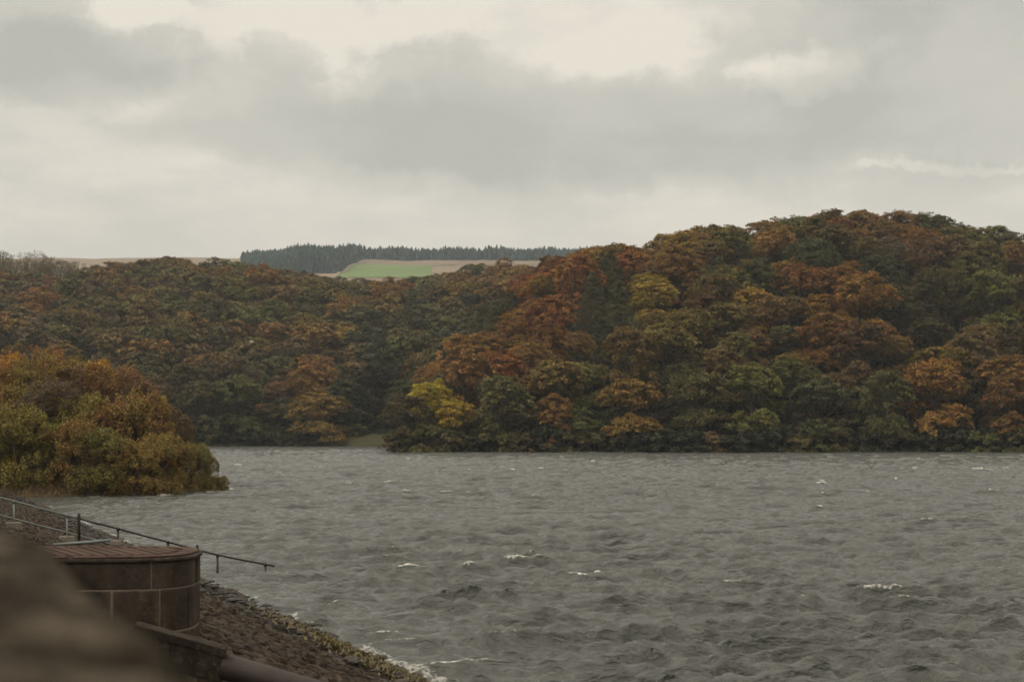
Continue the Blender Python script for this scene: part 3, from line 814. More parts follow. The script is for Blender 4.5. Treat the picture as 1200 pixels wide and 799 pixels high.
# tawny grass fringe at the foot of the bushes
n = 2600; v = np.zeros((n * 4, 3)); cnt = 0
while cnt < n:
    xx = rs.uniform(-36, -18); yy_ = rs.uniform(78, 91)
    d = sdist(np.array([xx]), np.array([yy_]), pen)[0]
    if d < .05 or d > 1.6: continue
    z = float(pen_z(xx, yy_)[0]); h = .10 + .25 * rs.rand(); a = rs.rand() * 6.28; dx, dy = math.cos(a) * .025, math.sin(a) * .025
    lx, ly = rs.normal(size=2) * .12
    v[cnt * 4:cnt * 4 + 4] = [(xx - dx, yy_ - dy, z), (xx + dx, yy_ + dy, z), (xx + dx * .3 + lx, yy_ + dy * .3 + ly, z + h), (xx - dx * .3 + lx, yy_ - dy * .3 + ly, z + h)]
    cnt += 1
M['tawny'] = plain_mat('tawny_grass', (.15, .10, .04), .9, .1, .4, 1.5)
tag(link('bank_grass_tufts', mesh_np('bank_grass_tufts', v, np.arange(n * 4).reshape(-1, 4), 4, M['tawny'])), 'tawny dead grass along the foot of the bushes', 'grass', kind='stuff')

# ------------------------------------------------------------------ the dam
nx, ny = .912, .41          # towards the water
tx, ty = -.41, .912         # along the dam, away from the camera
S = .304; NW = 7.9
def dam(t, n, z=None):
    if z is None: z = S * (NW - n)
    return (nx * n + tx * t, ny * n + ty * t, z)
prof = [(17, S * (NW - 17) - .1), (.05, S * (NW - .05) - .1), (0, 2.35), (-5.5, 2.35), (-22, -2.9)]
mb = MB()
for t in (-60, 84.5):
    for n_, z_ in prof: mb.v.append(dam(t, n_, z_))
for i in range(len(prof) - 1): mb.f.append((i, i + 1, i + 1 + len(prof), i + len(prof)))
mb.f.append((0, 4, 3, 2)); mb.f.append((5, 7, 8, 9))
mb.f.append((0, 2, 1, 1)) if False else None
tag(mb.build('dam_embankment', M['joint']), 'sloping earth dam under the pitched stone', kind='structure')
mb = MB(); mb.v = [dam(-60, -5.2, 2.356), dam(-60, -.3, 2.356), dam(84, -.3, 2.356), dam(84, -5.2, 2.356)]; mb.f = [(0, 1, 2, 3)]
M['gravel'] = stone_mat('crest_gravel', (.10, .09, .075), (.16, .145, .12), (.2, .18, .15), 5, .5)
tag(mb.build('path', M['gravel']), 'gravel path along the crest of the dam', kind='structure')

# pitched stones
rs = np.random.RandomState(11)
V = []; Fc = []; nv = 0
base_f = np.array([(0, 1, 5, 4), (1, 2, 6, 5), (2, 3, 7, 6), (3, 0, 4, 7), (4, 5, 9, 8), (5, 6, 10, 9), (6, 7, 11, 10), (7, 4, 8, 11), (8, 9, 10, 11)])
n_ = .10
tw = (-1.1, 0)
while n_ < 9.6:
    w = rs.uniform(.075, .135)
    t = 4 + rs.rand()
    while t < 84:
        l = rs.uniform(.14, .36) * (1 + .9 * (t > 40))
        ww = w * rs.uniform(.88, 1.0); hh = rs.uniform(.025, .06) + (rs.rand() < .03) * .04
        ct, cn = t + l / 2, n_ + w / 2 + rs.normal() * .008 + .05 * math.sin(ct * .7 if False else t * .35 + n_)
        q = np.array([(-1, -1), (1, -1), (1, 1), (-1, 1)]) * np.array([l * .485, ww * .49]) * (1 + rs.uniform(-.09, .03, (4, 1)))
        th = rs.normal() * .05; ca, sa = math.cos(th), math.sin(th)
        q = np.stack([q[:, 0] * ca - q[:, 1] * sa, q[:, 0] * sa + q[:, 1] * ca], 1)
        tilt = rs.normal(size=2) * .10
        vs = []
        for kk, (sc_, zz) in enumerate(((1, -.14), (1.0, hh * .45), (.80, hh))):
            for a, b_ in q * sc_:
                dz = zz + (tilt[0] * a + tilt[1] * b_ if kk else 0) + (rs.normal() * .008 if kk else 0)
                x, y, z = dam(ct + a, cn + b_); vs.append((x + nx * dz * .29, y + ny * dz * .29, z + dz - .06))
        V.append(vs); Fc.append(base_f + nv); nv += 12
        t += l + rs.uniform(.005, .03)
    n_ += w + .004
V = np.array(V).reshape(-1, 3)
o = link('stone_pitching', mesh_np('stone_pitching', V, np.vstack(Fc), 4, M['pitch'], False))
tag(o, 'brown gritstone pitching laid in rows down the dam face', 'stone pitching', kind='stuff')

# rubble along the waterline
def rock(rs, s):
    d = []
    k = 6
    for i, (ph, rr_) in enumerate(((-.6, .8), (0, 1.0), (.55, .75), (.85, .3))):
        for j in range(k):
            a = 6.283 * j / k + rs.rand() * .5
            d.append((math.cos(a) * rr_ * (.8 + .4 * rs.rand()), math.sin(a) * rr_ * (.8 + .4 * rs.rand()), ph * .6 + rs.normal() * .07))
    f = []
    for i in range(3):
        for j in range(k): f.append((i * k + j, i * k + (j + 1) % k, (i + 1) * k + (j + 1) % k, (i + 1) * k + j))
    f += [(18, 19, 20, 21), (18, 21, 22, 23)]
    return np.array(d) * s, np.array(f)
V = []; Fc = []; nv = 0
for i in range(900):
    t = rs.uniform(14, 84); n_ = NW + rs.normal() * .42 - .25
    s = rs.uniform(.04, .10) * (1 + .5 * (rs.rand() < .1))
    v, f = rock(rs, s); x, y, z = dam(t, n_)
    V.append(v * np.array([1.2, 1, .7]) + np.array([x, y, z + .06])); Fc.append(f + nv); nv += len(v)
tag(link('shore_rubble', mesh_np('shore_rubble', np.vstack(V), np.vstack(Fc), 4, M['rubble'], False)), 'loose wet stones and debris along the waterline of the dam', 'rubble', kind='stuff')

# weed patch near the bottom of the frame
n = 5200; v = np.zeros((n * 4, 3)); cnt = 0
while cnt < n:
    t = rs.uniform(12, 29); n_ = NW - .2 - abs(rs.normal()) * .3
    dens = math.exp(-((t - 22) / 4.0) ** 2) * .9 + .06
    if rs.rand() > dens: continue
    x, y, z = dam(t, n_); h = .02 + .06 * rs.rand(); a = rs.rand() * 6.28; dx, dy = math.cos(a) * .02, math.sin(a) * .02; lx, ly = rs.normal(size=2) * .05
    z += .03
    v[cnt * 4:cnt * 4 + 4] = [(x - dx, y - dy, z), (x + dx, y + dy, z), (x + dx * .5 + lx, y + dy * .5 + ly, z + h), (x - dx * .5 + lx, y - dy * .5 + ly, z + h)]; cnt += 1
M['weed'] = plain_mat('water_weed', (.085, .065, .02), .6, .4, .5, 5)
tag(link('waterline_weed', mesh_np('waterline_weed', v, np.arange(n * 4).reshape(-1, 4), 4, M['weed'])), 'olive brown weed clinging to the stones at the waterline', 'weed', kind='stuff')

# ------------------------------------------------------------------ handrail
hr = empty('handrail', dam_p := (-8.2, 39.6, -.26))
tag(hr, 'pipe handrail running down the stone slope into the water', 'handrail')
def rp(k, z): return Vector((-8.2 - k * nx, 39.6 - k * ny, z)) - Vector(dam_p)
def rz_(k): return .456 + (.300 if k > 0 else .23) * k
def gz(k): return S * (NW - (-8.2 - k * nx) * nx - (39.6 - k * ny) * ny)
def railpiece(name, k0, k1, dz, r, mat):
    m_ = MB(); pts = [rp(k0 + (k1 - k0) * i / 12, rz_(k0 + (k1 - k0) * i / 12) + dz + .003 * math.sin(i * 2.1)) for i in range(13)]
    m_.tube(pts, r, 10); return m_.build(name, mat, hr, True)
tag(railpiece('upper_rail', 3.72, 8.4, 0, .024, M['galv']), 'galvanised upper length of the top rail')
tag(railpiece('upper_rail', -1.62, 3.715, 0, .028, M['iron']), 'dark lower length of the top rail')
railpiece('lower_rail', 2.0, 8.4, -.46, .022, M['galv'])
for k in (-1.36, 0, 1.36, 2.70, 4.03, 5.37, 6.73, 8.1):
    dark = k < 3.7; m_ = MB()
    m_.tube([rp(k, gz(k) - .25), rp(k, rz_(k) - .015)], .032 if dark else .026, 8)
    m_.tube([rp(k, rz_(k) - .05), rp(k, rz_(k) + .035)], .042, 8)
    p = m_.build('post', M['iron'] if dark else M['galv'], hr, True)
    if not dark or k > 2:
        m_ = MB(); m_.box(rp(k, gz(k) + .02), (.42, .34, .26), Matrix.Rotation(.42, 3, 'Z'), .9, .02); m_.build('footing', M['concrete'], p)
for k in (.56, 3.72):
    m_ = MB(); m_.tube([rp(k, gz(k) - .3), rp(k, rz_(k) + .10), rp(k, rz_(k) + .15)], [.04, .04, .015], 8)
    tag(m_.build('tall_post', M['iron'], hr, True), 'taller dark post standing proud of the rail')

# ------------------------------------------------------------------ round valve tower
TC = Vector(((104 - 600) / F * 19.4, 19.4, 0)); TRd = 1.32; TA, TB, TN = 1.48 / 1.32, .88 / 1.32, 2.9
def plan(a):
    c_, s_ = math.cos(a), math.sin(a)
    return math.copysign(abs(c_) ** (2 / TN), c_) * TA, math.copysign(abs(s_) ** (2 / TN), s_) * TB
ZT = 2.29
tw = empty('valve_tower', (TC.x, TC.y, .2)); tag(tw, 'round stone valve tower on the dam slope with a red-brown top', 'tower')
def ring_seg(mb, r0, r1, z0, z1, a0, a1, n=12, bev=.012):
    b = len(mb.v)
    for i in range(n + 1):
        a = a0 + (a1 - a0) * i / n; c_, s_ = plan(a)
        for r_, z_ in ((r0, z0), (r1 - bev, z0), (r1, z0 + bev), (r1, z1 - bev), (r1 - bev, z1), (r0, z1)): mb.v.append((c_ * r_, s_ * r_, z_))
    for i in range(n):
        for k_ in range(6):
            a = b + i * 6 + k_; a2 = b + i * 6 + (k_ + 1) % 6; mb.f.append((a, a + 6, a2 + 6, a2))
    for e, fl in ((b, False), (b + n * 6, True)):
        q1 = (e, e + 1, e + 4, e + 5); q2 = (e + 1, e + 2, e + 3, e + 4)
        for q in (q1, q2): mb.f.append(q[::-1] if fl else q)
zb = .2  # origin height
def course(name, z0, z1, r, jo, nblk, gap=.034, mat='wallstone', lab=None):
    mb = MB(); st = 2 * math.pi / nblk
    for i in range(nblk):
        rr = r + rs.uniform(-.001, .004)
        ring_seg(mb, r - .3, rr, z0 - zb, z1 - zb, jo + i * st + gap / r / 2, jo + (i + 1) * st - gap / r / 2)
    o = mb.build(name, M[mat], tw)
    return o
# joints: photo x=177 in the cap course
def ang_for(xp, r):
    X = (xp - 600) / F * 18.6 - TC.x; q = max(-1, min(1, X / (r * TA))); return -math.acos(math.copysign(abs(q) ** (TN / 2), q))
cap = course('cap_course', ZT - .40, ZT - .055, TRd, ang_for(177, TRd), 7)
rim = course('coping_rim', ZT - .05, ZT, TRd + .035, ang_for(177, TRd), 7, .006)
course('wall_course', ZT - .97, ZT - .42, TRd - .004, ang_for(186, TRd), 12)
course('wall_course', ZT - 1.54, ZT - .99, TRd - .006, ang_for(205, TRd), 9)
course('wall_course', ZT - 2.1, ZT - 1.57, TRd - .006, ang_for(180, TRd), 9)
mb = MB()
for z_ in (-.4 - zb, ZT - .02 - zb):
    for i in range(96): a = i * 2 * math.pi / 96; mb.v.append((plan(a)[0] * (TRd - .012), plan(a)[1] * (TRd - .012), z_))
for i in range(96): mb.f.append((i, (i + 1) % 96, 96 + (i + 1) % 96, 96 + i))
mo = mb.build('mortar_core', M['mortar'], tw, True)
# deck of red-brown planks/tiles in parallel strips
mb = MB(); y0 = -TRd
RT = .55; w = .15; q = -2.2
while q < 2.2:
    # planks laid obliquely, clipped to the plan of the deck
    ok = []
    for k_ in range(-60, 61):
        y_ = k_ * .035; X_ = (q + w / 2) * math.cos(RT) - y_ * math.sin(RT); Y_ = (q + w / 2) * math.sin(RT) + y_ * math.cos(RT)
        if (abs(X_) / (TA * (TRd - .26))) ** TN + (abs(Y_) / (TB * (TRd - .26))) ** TN < 1: ok.append(y_)
    if len(ok) > 2:
        ym = (ok[0] + ok[-1]) / 2; mb.box((q + w / 2, ym, ZT + .008 - zb + rs.normal() * .003), (w - .045, ok[-1] - ok[0], .06), None, 1, .008)
    q += w
deck = mb.build('deck', M['tile'], tw); deck.rotation_euler = (0, 0, RT)
mb = MB()
nseg = 28
for i in range(nseg): ring_seg(mb, TRd - .20, TRd - .012, ZT + .004 - zb, ZT + .03 - zb, 6.283 * i / nseg + .006, 6.283 * (i + 1) / nseg - .006, 2, .006)
mb.build('deck_edging', M['tile'], tw)
mb = MB()
for i in range(40):
    a = i * 2 * math.pi / 40; mb.v.append((plan(a)[0] * (TRd - .05), plan(a)[1] * (TRd - .05), ZT + .008 - zb))
mb.v.append((0, 0, ZT + .008 - zb))
for i in range(0, 40, 2): mb.f.append((40, i, i + 1, (i + 2) % 40))
mb.build('deck_bed', M['joint'], tw)
# lifting bar with its clasp, lying on the deck
br = empty('lifting_bar', (TC.x + .16, TC.y + .35, ZT + .05)); tag(br, 'pale metal bar with a clasp lying across the tower deck', 'metal bar')
mb = MB(); mb.tube([(-.78, .1, .03), (-.3, .14, .06), (.0, .2, .085)], [.018, .022, .022], 8); mb.build('bar', M['galv'], br, True)
mb = MB(); mb.box((.06, .22, .045), (.17, .11, .075), Matrix.Rotation(.2, 3, 'Z'), .9, .01); mb.box((.13, .24, .10), (.07, .05, .05), None, .8, .008); mb.build('clasp', M['concrete'], br)

# ------------------------------------------------------------------ wing wall and pipe
def P(xp, yp, d): return Vector(((xp - 600) / F * d, d, EYE - (yp - HY) / F * d))
a_ = P(262, 762, 14.2); b_ = P(160, 734, 14.55)
d_ = (b_ - a_); 
ww = empty('wing_wall', (a_.x, a_.y, a_.z - 1)); tag(ww, 'dark stone wing wall beside the tower with the rusty pipe at its end', 'wall')
back = Vector((-.12, .99, 0)) * .26
def wallseg(mb, s0, s1, top, bot, off=0.0, lean=.0):
    b0 = len(mb.v)
    for s_ in (s0, s1):
        p = a_ + d_ * s_ - Vector(ww.location)
        for k_ in ((0, top), (1, top), (1, bot), (0, bot)):
            q = p + back * (k_[0] + (off if k_[0] else -off)) + Vector((-.12 * (top - k_[1]) * (1 if s_ == s0 and s0 <= 0.01 else 0), 0, k_[1])); mb.v.append(tuple(q))
    for k_ in range(4): i, j = b0 + k_, b0 + (k_ + 1) % 4; mb.f.append((i, j, j + 4, i + 4))
    mb.f.append((b0 + 3, b0 + 2, b0 + 1, b0)); mb.f.append((b0 + 4, b0 + 5, b0 + 6, b0 + 7))
mb = MB(); wallseg(mb, -.02, 1.02, .02, -.055, .035); mb.build('coping', M['drystone'], ww)
mb = MB()
for r_ in range(4):
    zt_ = -.06 - r_ * .30; s = 0.0 if r_ % 2 == 0 else 0.0
    while s < 1:
        l = .5 + rs.rand() * .4; wallseg(mb, s, min(1, s + l - .008), zt_, zt_ - .295, rs.normal() * .010); s += l
mb.build('masonry', M['drystone'], ww)
pa = P(266, 781, 14.30); pb = P(372, 812, 14.25); pd = (pb - pa)
pp = empty('drain_pipe', pa); tag(pp, 'rust-red iron pipe running from the wing wall down the stones', 'pipe')
mb = MB(); mb.tube([pd * -.04, pd * .5, pd * 1.6, pd * 3.4], .132, 24); mb.build('pipe_barrel', M['rust'], pp, True)
mb = MB(); mb.tube([pd * 1.55, pd * 1.68], .165, 24); mb.build('pipe_collar', M['rust'], pp, True)

# ------------------------------------------------------------------ parapet beside the camera
par = empty('parapet_wall', dam(0, 0, 2.3)); tag(par, 'rough mossy stone parapet close by the camera, out of focus', 'wall')
po = Vector(par.location)
def lump(name, t0, t1, n0, n1, z0, z1, seed, amp=.018):
    nt_, nn = 26, 18
    vs = []; fs = []
    for i in range(nt_ + 1):
        for j in range(nn + 1):
            ft = i / nt_; fj = j / nn
            th = math.pi * fj
            # rounded coping profile
            c_ = math.cos(th); s_ = math.sin(th)
            n_ = (n0 + n1) / 2 + (n1 - n0) / 2 * math.copysign(abs(c_) ** .75, c_)
            tw_ = t0 + (t1 - t0) * ft
            z = z0 + (z1 - z0 + .05 * math.exp(-((tw_ - 2.4) / .8) ** 2)) * (abs(s_) ** .45)
            e = 1 - .006 * (2 * ft - 1) ** 8
            z = z0 + (z - z0) * e; n_ = (n0 + n1) / 2 + (n_ - (n0 + n1) / 2) * e
            vs.append(Vector(dam(t0 + (t1 - t0) * ft, n_, z)) - po)
    vs = np.array([tuple(v) for v in vs]); nz_ = fbm(vs * 5 + seed, seed, 4)
    vs[:, 2] += nz_ * amp; vs[:, 0] += fbm(vs * 7 + 3, seed + 9, 3) * amp * .6
    return link(name, mesh_np(name, vs, grid_faces(nt_ + 1, nn + 1), 4, M['coping'], True), par)
ZC = EYE - .25
t0 = -3.0; k = 0
while t0 < 84:
    l = .7 + rs.rand() * .4 if t0 < 8 else 1.6
    bump_ = 0 + rs.normal() * .002
    o = lump('coping_stone', t0 + .002, t0 + l - .002, .325, -.26, ZC - .2, ZC + .022 + bump_, 40, .045); t0 += l; k += 1
mb = MB(); rowz = ZC - .2
for r_ in range(5):
    t = -3.0
    z1 = rowz - r_ * .245; z0 = z1 - .238
    while t < 84:
        l = rs.uniform(.3, .6) * (1 if t < 10 else 4); e = rs.normal() * .008
        b0 = len(mb.v)
        for tt in (t + .006, t + l - .006):
            for nn_, zz in ((.27 + e, z0), (.27 + e, z1), (-.21, z1), (-.21, z0)): mb.v.append(tuple(Vector(dam(tt, nn_, zz)) - po))
        for k_ in range(4): i, j = b0 + k_, b0 + (k_ + 1) % 4; mb.f.append((i, j, j + 4, i + 4))
        mb.f.append((b0 + 3, b0 + 2, b0 + 1, b0)); mb.f.append((b0 + 4, b0 + 5, b0 + 6, b0 + 7)); t += l
mb.build('wall_stones', M['drystone'], par)

# a pale gull over the inlet
gl = empty('gull', P(295, 401, 170)); tag(gl, 'small pale bird flying before the farther wooded hill', 'bird')
mb = MB(); mb.tube([(-.22, 0, 0), (-.12, 0, .02), (.05, 0, .03), (.18, 0, .04), (.26, 0, .03)], [.01, .06, .075, .05, .012], 10); mb.build('body', M['white'], gl, True)
for sgn in (-1, 1):
    mb = MB(); 
    for x_, y_, z_, c_ in ((.0, .04, .04, .12), (.03, .3, .16, .11), (-.04, .62, .10, .03)):
        for q in (-c_, c_):
            mb.v.append((x_ + q, y_ * sgn, z_)); mb.v.append((x_ + q, y_ * sgn, z_ - .012))
    for s_ in (0, 1):
        i = s_ * 4; mb.f += [(i, i + 2, i + 6, i + 4), (i + 1, i + 5, i + 7, i + 3), (i, i + 4, i + 5, i + 1), (i + 2, i + 3, i + 7, i + 6)]
    mb.build('wing', M['white'], gl)

# ------------------------------------------------------------------ water
rsw = np.random.RandomState(21)
Yw = [9.0]
while Yw[-1] < 306: Yw.append(Yw[-1] * 1.0023 if Yw[-1] > 16 else Yw[-1] + .06)
Yw = np.array(Yw)
Uw = np.linspace(-.60, .60, 1050)
U2, Y2 = np.meshgrid(Uw, Yw); X2 = U2 * Y2
dY = np.gradient(Yw)[:, None]
NWV = 130
lam = np.exp(rsw.uniform(np.log(.20), np.log(1.9), NWV)); lam[:16] = np.exp(rsw.uniform(np.log(1.9), np.log(4.4), 16)); kk = 2 * np.pi / lam
big = lam > 1.9
ang = -math.pi / 2 + .08 + rsw.normal(size=NWV) * np.where(big, .14, np.where(lam > .8, .30, .48))
steep = rsw.uniform(.5, 1.5, NWV) * np.interp(lam, [.2, .35, .6, 1.0, 1.9, 1.95, 4.4], [.050, .070, .078, .060, .040, .040, .028])
ph = rsw.rand(NWV) * 6.283
X2f = X2.astype(np.float32); Y2f = Y2.astype(np.float32)
Zw = np.zeros_like(X2f); DX = np.zeros_like(X2f); DYw = np.zeros_like(X2f); J = np.zeros_like(X2f)
# gusts: wave strength varies over the lake
gust = fbm(np.stack([X2.ravel() / 22, Y2.ravel() / 22], 1), 77, 3).reshape(X2.shape).astype(np.float32)
gam = (1 + .35 * gust)
for i in range(NWV):
    cx, cy = math.cos(ang[i]), math.sin(ang[i]); A = steep[i] / kk[i]
    fade = np.clip(lam[i] / (2.2 * np.maximum(dY * abs(cy), 1e-3)) - .6, 0, 1).astype(np.float32)
    fade = fade * (gam if lam[i] > 1.2 else gam ** 1.5)
    th = (kk[i] * (cx * X2f + cy * Y2f) + ph[i]).astype(np.float32)
    c_ = np.cos(th); s_ = np.sin(th)
    Zw += A * fade * c_; DX -= A * cx * .5 * fade * s_; DYw -= A * cy * .5 * fade * s_; J += steep[i] * fade * c_ * (1.6 if lam[i] > .9 else .35)
# shelter near the dam and the banks
foamn = fbm(np.stack([X2.ravel() * 1.6, Y2.ravel() * 1.1], 1), 31, 4).reshape(X2.shape)
foaml = fbm(np.stack([X2.ravel() * .10, Y2.ravel() * .14], 1), 33, 2).reshape(X2.shape)
Jt = np.quantile(J[(Y2 > 20) & (Y2 < 90)], .9945)
foam = .9 * sstep(-.02, .14, J - Jt + .16 * foamn) * sstep(-.15, .4, foaml)
# thin lines of foam trailing
streak = fbm(np.stack([X2.ravel() * .9, Y2.ravel() * 3.2], 1), 51, 4).reshape(X2.shape)
foam = np.maximum(foam, .35 * sstep(.62, .80, streak) * sstep(.1, .5, foaml + .2 * foamn) * sstep(-.02, .1, J))
nn_ = X2 * nx + Y2 * ny; tt_ = X2 * tx + Y2 * ty
edge = nn_ - NW
wash = fbm(np.stack([tt_.ravel() * .55, np.zeros(tt_.size)], 1), 61, 3).reshape(X2.shape)
fine = fbm(np.stack([X2.ravel() * 5, Y2.ravel() * 4], 1), 71, 4).reshape(X2.shape)
ef = sstep(.34, .04, np.abs(edge - .15) - .25 * np.clip(wash, 0, 1)) * sstep(-.15, .35, wash * .7 + .5 * foamn + .6 * fine) * (tt_ < 90)
foam = np.maximum(foam, ef * .52)
pd_ = np.full(X2.shape, -50.0)
sel = (X2 < -10) & (Y2 > 70) & (Y2 < 115) & (X2 > -60)
pd_[sel] = sdist(X2[sel], Y2[sel], pen)
foam = np.maximum(foam, sstep(-.8, -.1, pd_) * sstep(.0, .5, foamn + .25) * sstep(-27, -21, X2) * .9)
fst = (np.abs(Y2 - shore_r(600 + F * U2)) < 1.2) * (foamn > .1) * .25
foam = np.maximum(foam, fst)
# run-up: calm down over the stones
damp = sstep(-1.5, 4.5, edge)
Zw = Zw * (.25 + .75 * damp)
Vw = np.stack([X2 + DX, Y2 + DYw, Zw], -1).reshape(-1, 3)

m, nt, b = new_mat('water'); L = nt.links.new
b.inputs['Base Color'].default_value = (.062, .063, .055, 1); b.inputs['Roughness'].default_value = .07; b.inputs['IOR'].default_value = 1.333
b.inputs['Specular IOR Level'].default_value = .5
g = N(nt, 'ShaderNodeNewGeometry')
mp = N(nt, 'ShaderNodeMapping'); mp.inputs['Scale'].default_value = (.55, 1.5, 1); mp.inputs['Rotation'].default_value = (0, 0, -.08); L(g.outputs['Position'], mp.inputs['Vector'])
nz = N(nt, 'ShaderNodeTexNoise'); nz.inputs['Scale'].default_value = 1.0; nz.inputs['Detail'].default_value = 6; nz.inputs['Roughness'].default_value = .62; nz.inputs['Distortion'].default_value = .4; L(mp.outputs[0], nz.inputs['Vector'])
mp2 = N(nt, 'ShaderNodeMapping'); mp2.inputs['Scale'].default_value = (2.2, 4.6, 1); mp2.inputs['Rotation'].default_value = (0, 0, .25); L(g.outputs['Position'], mp2.inputs['Vector'])
nz2 = N(nt, 'ShaderNodeTexNoise'); nz2.inputs['Scale'].default_value = 3.4; nz2.inputs['Detail'].default_value = 6; nz2.inputs['Roughness'].default_value = .65; L(mp2.outputs[0], nz2.inputs['Vector'])
# sharp little crests: ridged noise
rd = N(nt, 'ShaderNodeMath', operation='SUBTRACT'); L(nz.outputs['Fac'], rd.inputs[0]); rd.inputs[1].default_value = .5
ra_ = N(nt, 'ShaderNodeMath', operation='ABSOLUTE'); L(rd.outputs[0], ra_.inputs[0])
rm = N(nt, 'ShaderNodeMath', operation='MULTIPLY_ADD'); L(ra_.outputs[0], rm.inputs[0]); rm.inputs[1].default_value = -2.6
h2 = N(nt, 'ShaderNodeMath', operation='MULTIPLY'); L(nz2.outputs['Fac'], h2.inputs[0]); h2.inputs[1].default_value = .22; L(h2.outputs[0], rm.inputs[2])
bp = N(nt, 'ShaderNodeBump'); bp.inputs['Strength'].default_value = 1.0; bp.inputs['Distance'].default_value = .16
L(rm.outputs[0], bp.inputs['Height']); L(bp.outputs['Normal'], b.inputs['Normal'])
fa = N(nt, 'ShaderNodeAttribute'); fa.attribute_name = 'foam'
nf = N(nt, 'ShaderNodeTexNoise'); nf.inputs['Scale'].default_value = 13; nf.inputs['Detail'].default_value = 5; L(g.outputs['Position'], nf.inputs['Vector'])
sm_ = N(nt, 'ShaderNodeMath', operation='MULTIPLY_ADD'); L(nf.outputs['Fac'], sm_.inputs[0]); sm_.inputs[1].default_value = 1.5; L(fa.outputs['Fac'], sm_.inputs[2])
mr = N(nt, 'ShaderNodeMapRange'); mr.inputs['From Min'].default_value = 1.12; mr.inputs['From Max'].default_value = 1.8; L(sm_.outputs[0], mr.inputs['Value'])
db = N(nt, 'ShaderNodeBsdfDiffuse'); db.inputs['Color'].default_value = (.56, .535, .475, 1)
mix = N(nt, 'ShaderNodeMixShader'); L(mr.outputs['Result'], mix.inputs[0]); L(b.outputs[0], mix.inputs[1]); L(db.outputs[0], mix.inputs[2])
L(mix.outputs[0], nt.nodes['Material Output'].inputs['Surface'])
M['water'] = m
o = link('water', mesh_np('water', Vw, grid_faces(len(Yw), len(Uw)), 4, M['water'], True, {'foam': ('FLOAT', foam.ravel())}))
tag(o, 'choppy grey reservoir water with small whitecaps', kind='structure')

# ------------------------------------------------------------------ sky
w = bpy.data.worlds.new('World'); sc.world = w; w.use_nodes = True; nt = w.node_tree; L = nt.links.new
bg = nt.nodes['Background']
SUN_EL, SUN_AZ = math.radians(38), math.radians(-125)      # azimuth from +Y towards +X
tc = N(nt, 'ShaderNodeTexCoord'); sp = N(nt, 'ShaderNodeSeparateXYZ'); L(tc.outputs['Generated'], sp.inputs[0])
def mth(op, a, b=None, c=None, clamp=False):
    n = N(nt, 'ShaderNodeMath', operation=op); n.use_clamp = clamp
    for i, q in enumerate((a, b, c)):
        if q is None: continue
        if isinstance(q, (int, float)): n.inputs[i].default_value = q
        else: L(q, n.inputs[i])
    return n.outputs[0]
az = mth('ARCTAN2', sp.outputs['X'], sp.outputs['Y']); el = mth('ARCSINE', sp.outputs['Z'])
cb = N(nt, 'ShaderNodeCombineXYZ'); L(az, cb.inputs[0]); L(el, cb.inputs[1])
wn = N(nt, 'ShaderNodeTexNoise'); wn.inputs['Scale'].default_value = 9; wn.inputs['Detail'].default_value = 5; wn.inputs['Roughness'].default_value = .66; L(cb.outputs[0], wn.inputs['Vector'])
wv = N(nt, 'ShaderNodeVectorMath', operation='SUBTRACT'); L(wn.outputs['Color'], wv.inputs[0]); wv.inputs[1].default_value = (.5, .5, .5)
wsx = N(nt, 'ShaderNodeVectorMath', operation='MULTIPLY_ADD'); L(wv.outputs[0], wsx.inputs[0]); wsx.inputs[1].default_value = (.17, .085, 0); L(cb.outputs[0], wsx.inputs[2])
sp2 = N(nt, 'ShaderNodeSeparateXYZ'); L(wsx.outputs[0], sp2.inputs[0])
def blob(x, y, rx, ry, amp, soft=1.0):
    a0 = math.atan((x - 600) / F); e0 = math.atan((HY - y) / F)
    dx = mth('MULTIPLY', mth('SUBTRACT', sp2.outputs['X'], a0), F / rx)
    dy = mth('MULTIPLY', mth('SUBTRACT', sp2.outputs['Y'], e0), F / ry)
    r2 = mth('ADD', mth('MULTIPLY', dx, dx), mth('MULTIPLY', dy, dy))
    mr = N(nt, 'ShaderNodeMapRange'); mr.interpolation_type = 'SMOOTHSTEP'; L(r2, mr.inputs['Value'])
    mr.inputs['From Min'].default_value = 1.0 + soft; mr.inputs['From Max'].default_value = max(0, 1.0 - soft); mr.inputs['To Max'].default_value = amp
    return mr.outputs['Result']
base = N(nt, 'ShaderNodeTexNoise'); mpn = N(nt, 'ShaderNodeMapping'); mpn.inputs['Scale'].default_value = (2.4, 7, 1); mpn.inputs['Location'].default_value = (3.1, 1.2, 0)
L(cb.outputs[0], mpn.inputs['Vector']); L(mpn.outputs[0], base.inputs['Vector']); base.inputs['Scale'].default_value = 1.9; base.inputs['Detail'].default_value = 8; base.inputs['Roughness'].default_value = .56
dark = mth('MULTIPLY', mth('SUBTRACT', base.outputs['Fac'], .5), 1.5)
acc = mth('ADD', dark, .30)
for bl in ((620, 150, 400, 62, .34, .9), (480, 165, 220, 38, .16, .9), (860, 130, 170, 40, .12, .9), (90, 85, 115, 52, .55, .55), (1120, 95, 170, 115, .42, .7), (505, 76, 75, 20, .22, .9), (960, 55, 110, 45, .3, .8), (330, 62, 60, 22, .3, .7), (30, 30, 60, 60, .25, .9), (720, 185, 330, 30, .22, .8),
           (290, 35, 230, 42, -.30, .9), (600, 40, 260, 50, -.26, .9), (940, 85, 62, 26, -.62, .9), (1112, 211, 78, 6, -.36, .9), (200, 120, 90, 26, -.18, .9), (430, 92, 60, 16, -.3, .8), (150, 20, 60, 20, -.2, .8), (600, 262, 900, 34, -.10, .9)):
    acc = mth('ADD', acc, blob(*bl))
cr = N(nt, 'ShaderNodeValToRGB'); L(acc, cr.inputs['Fac'])
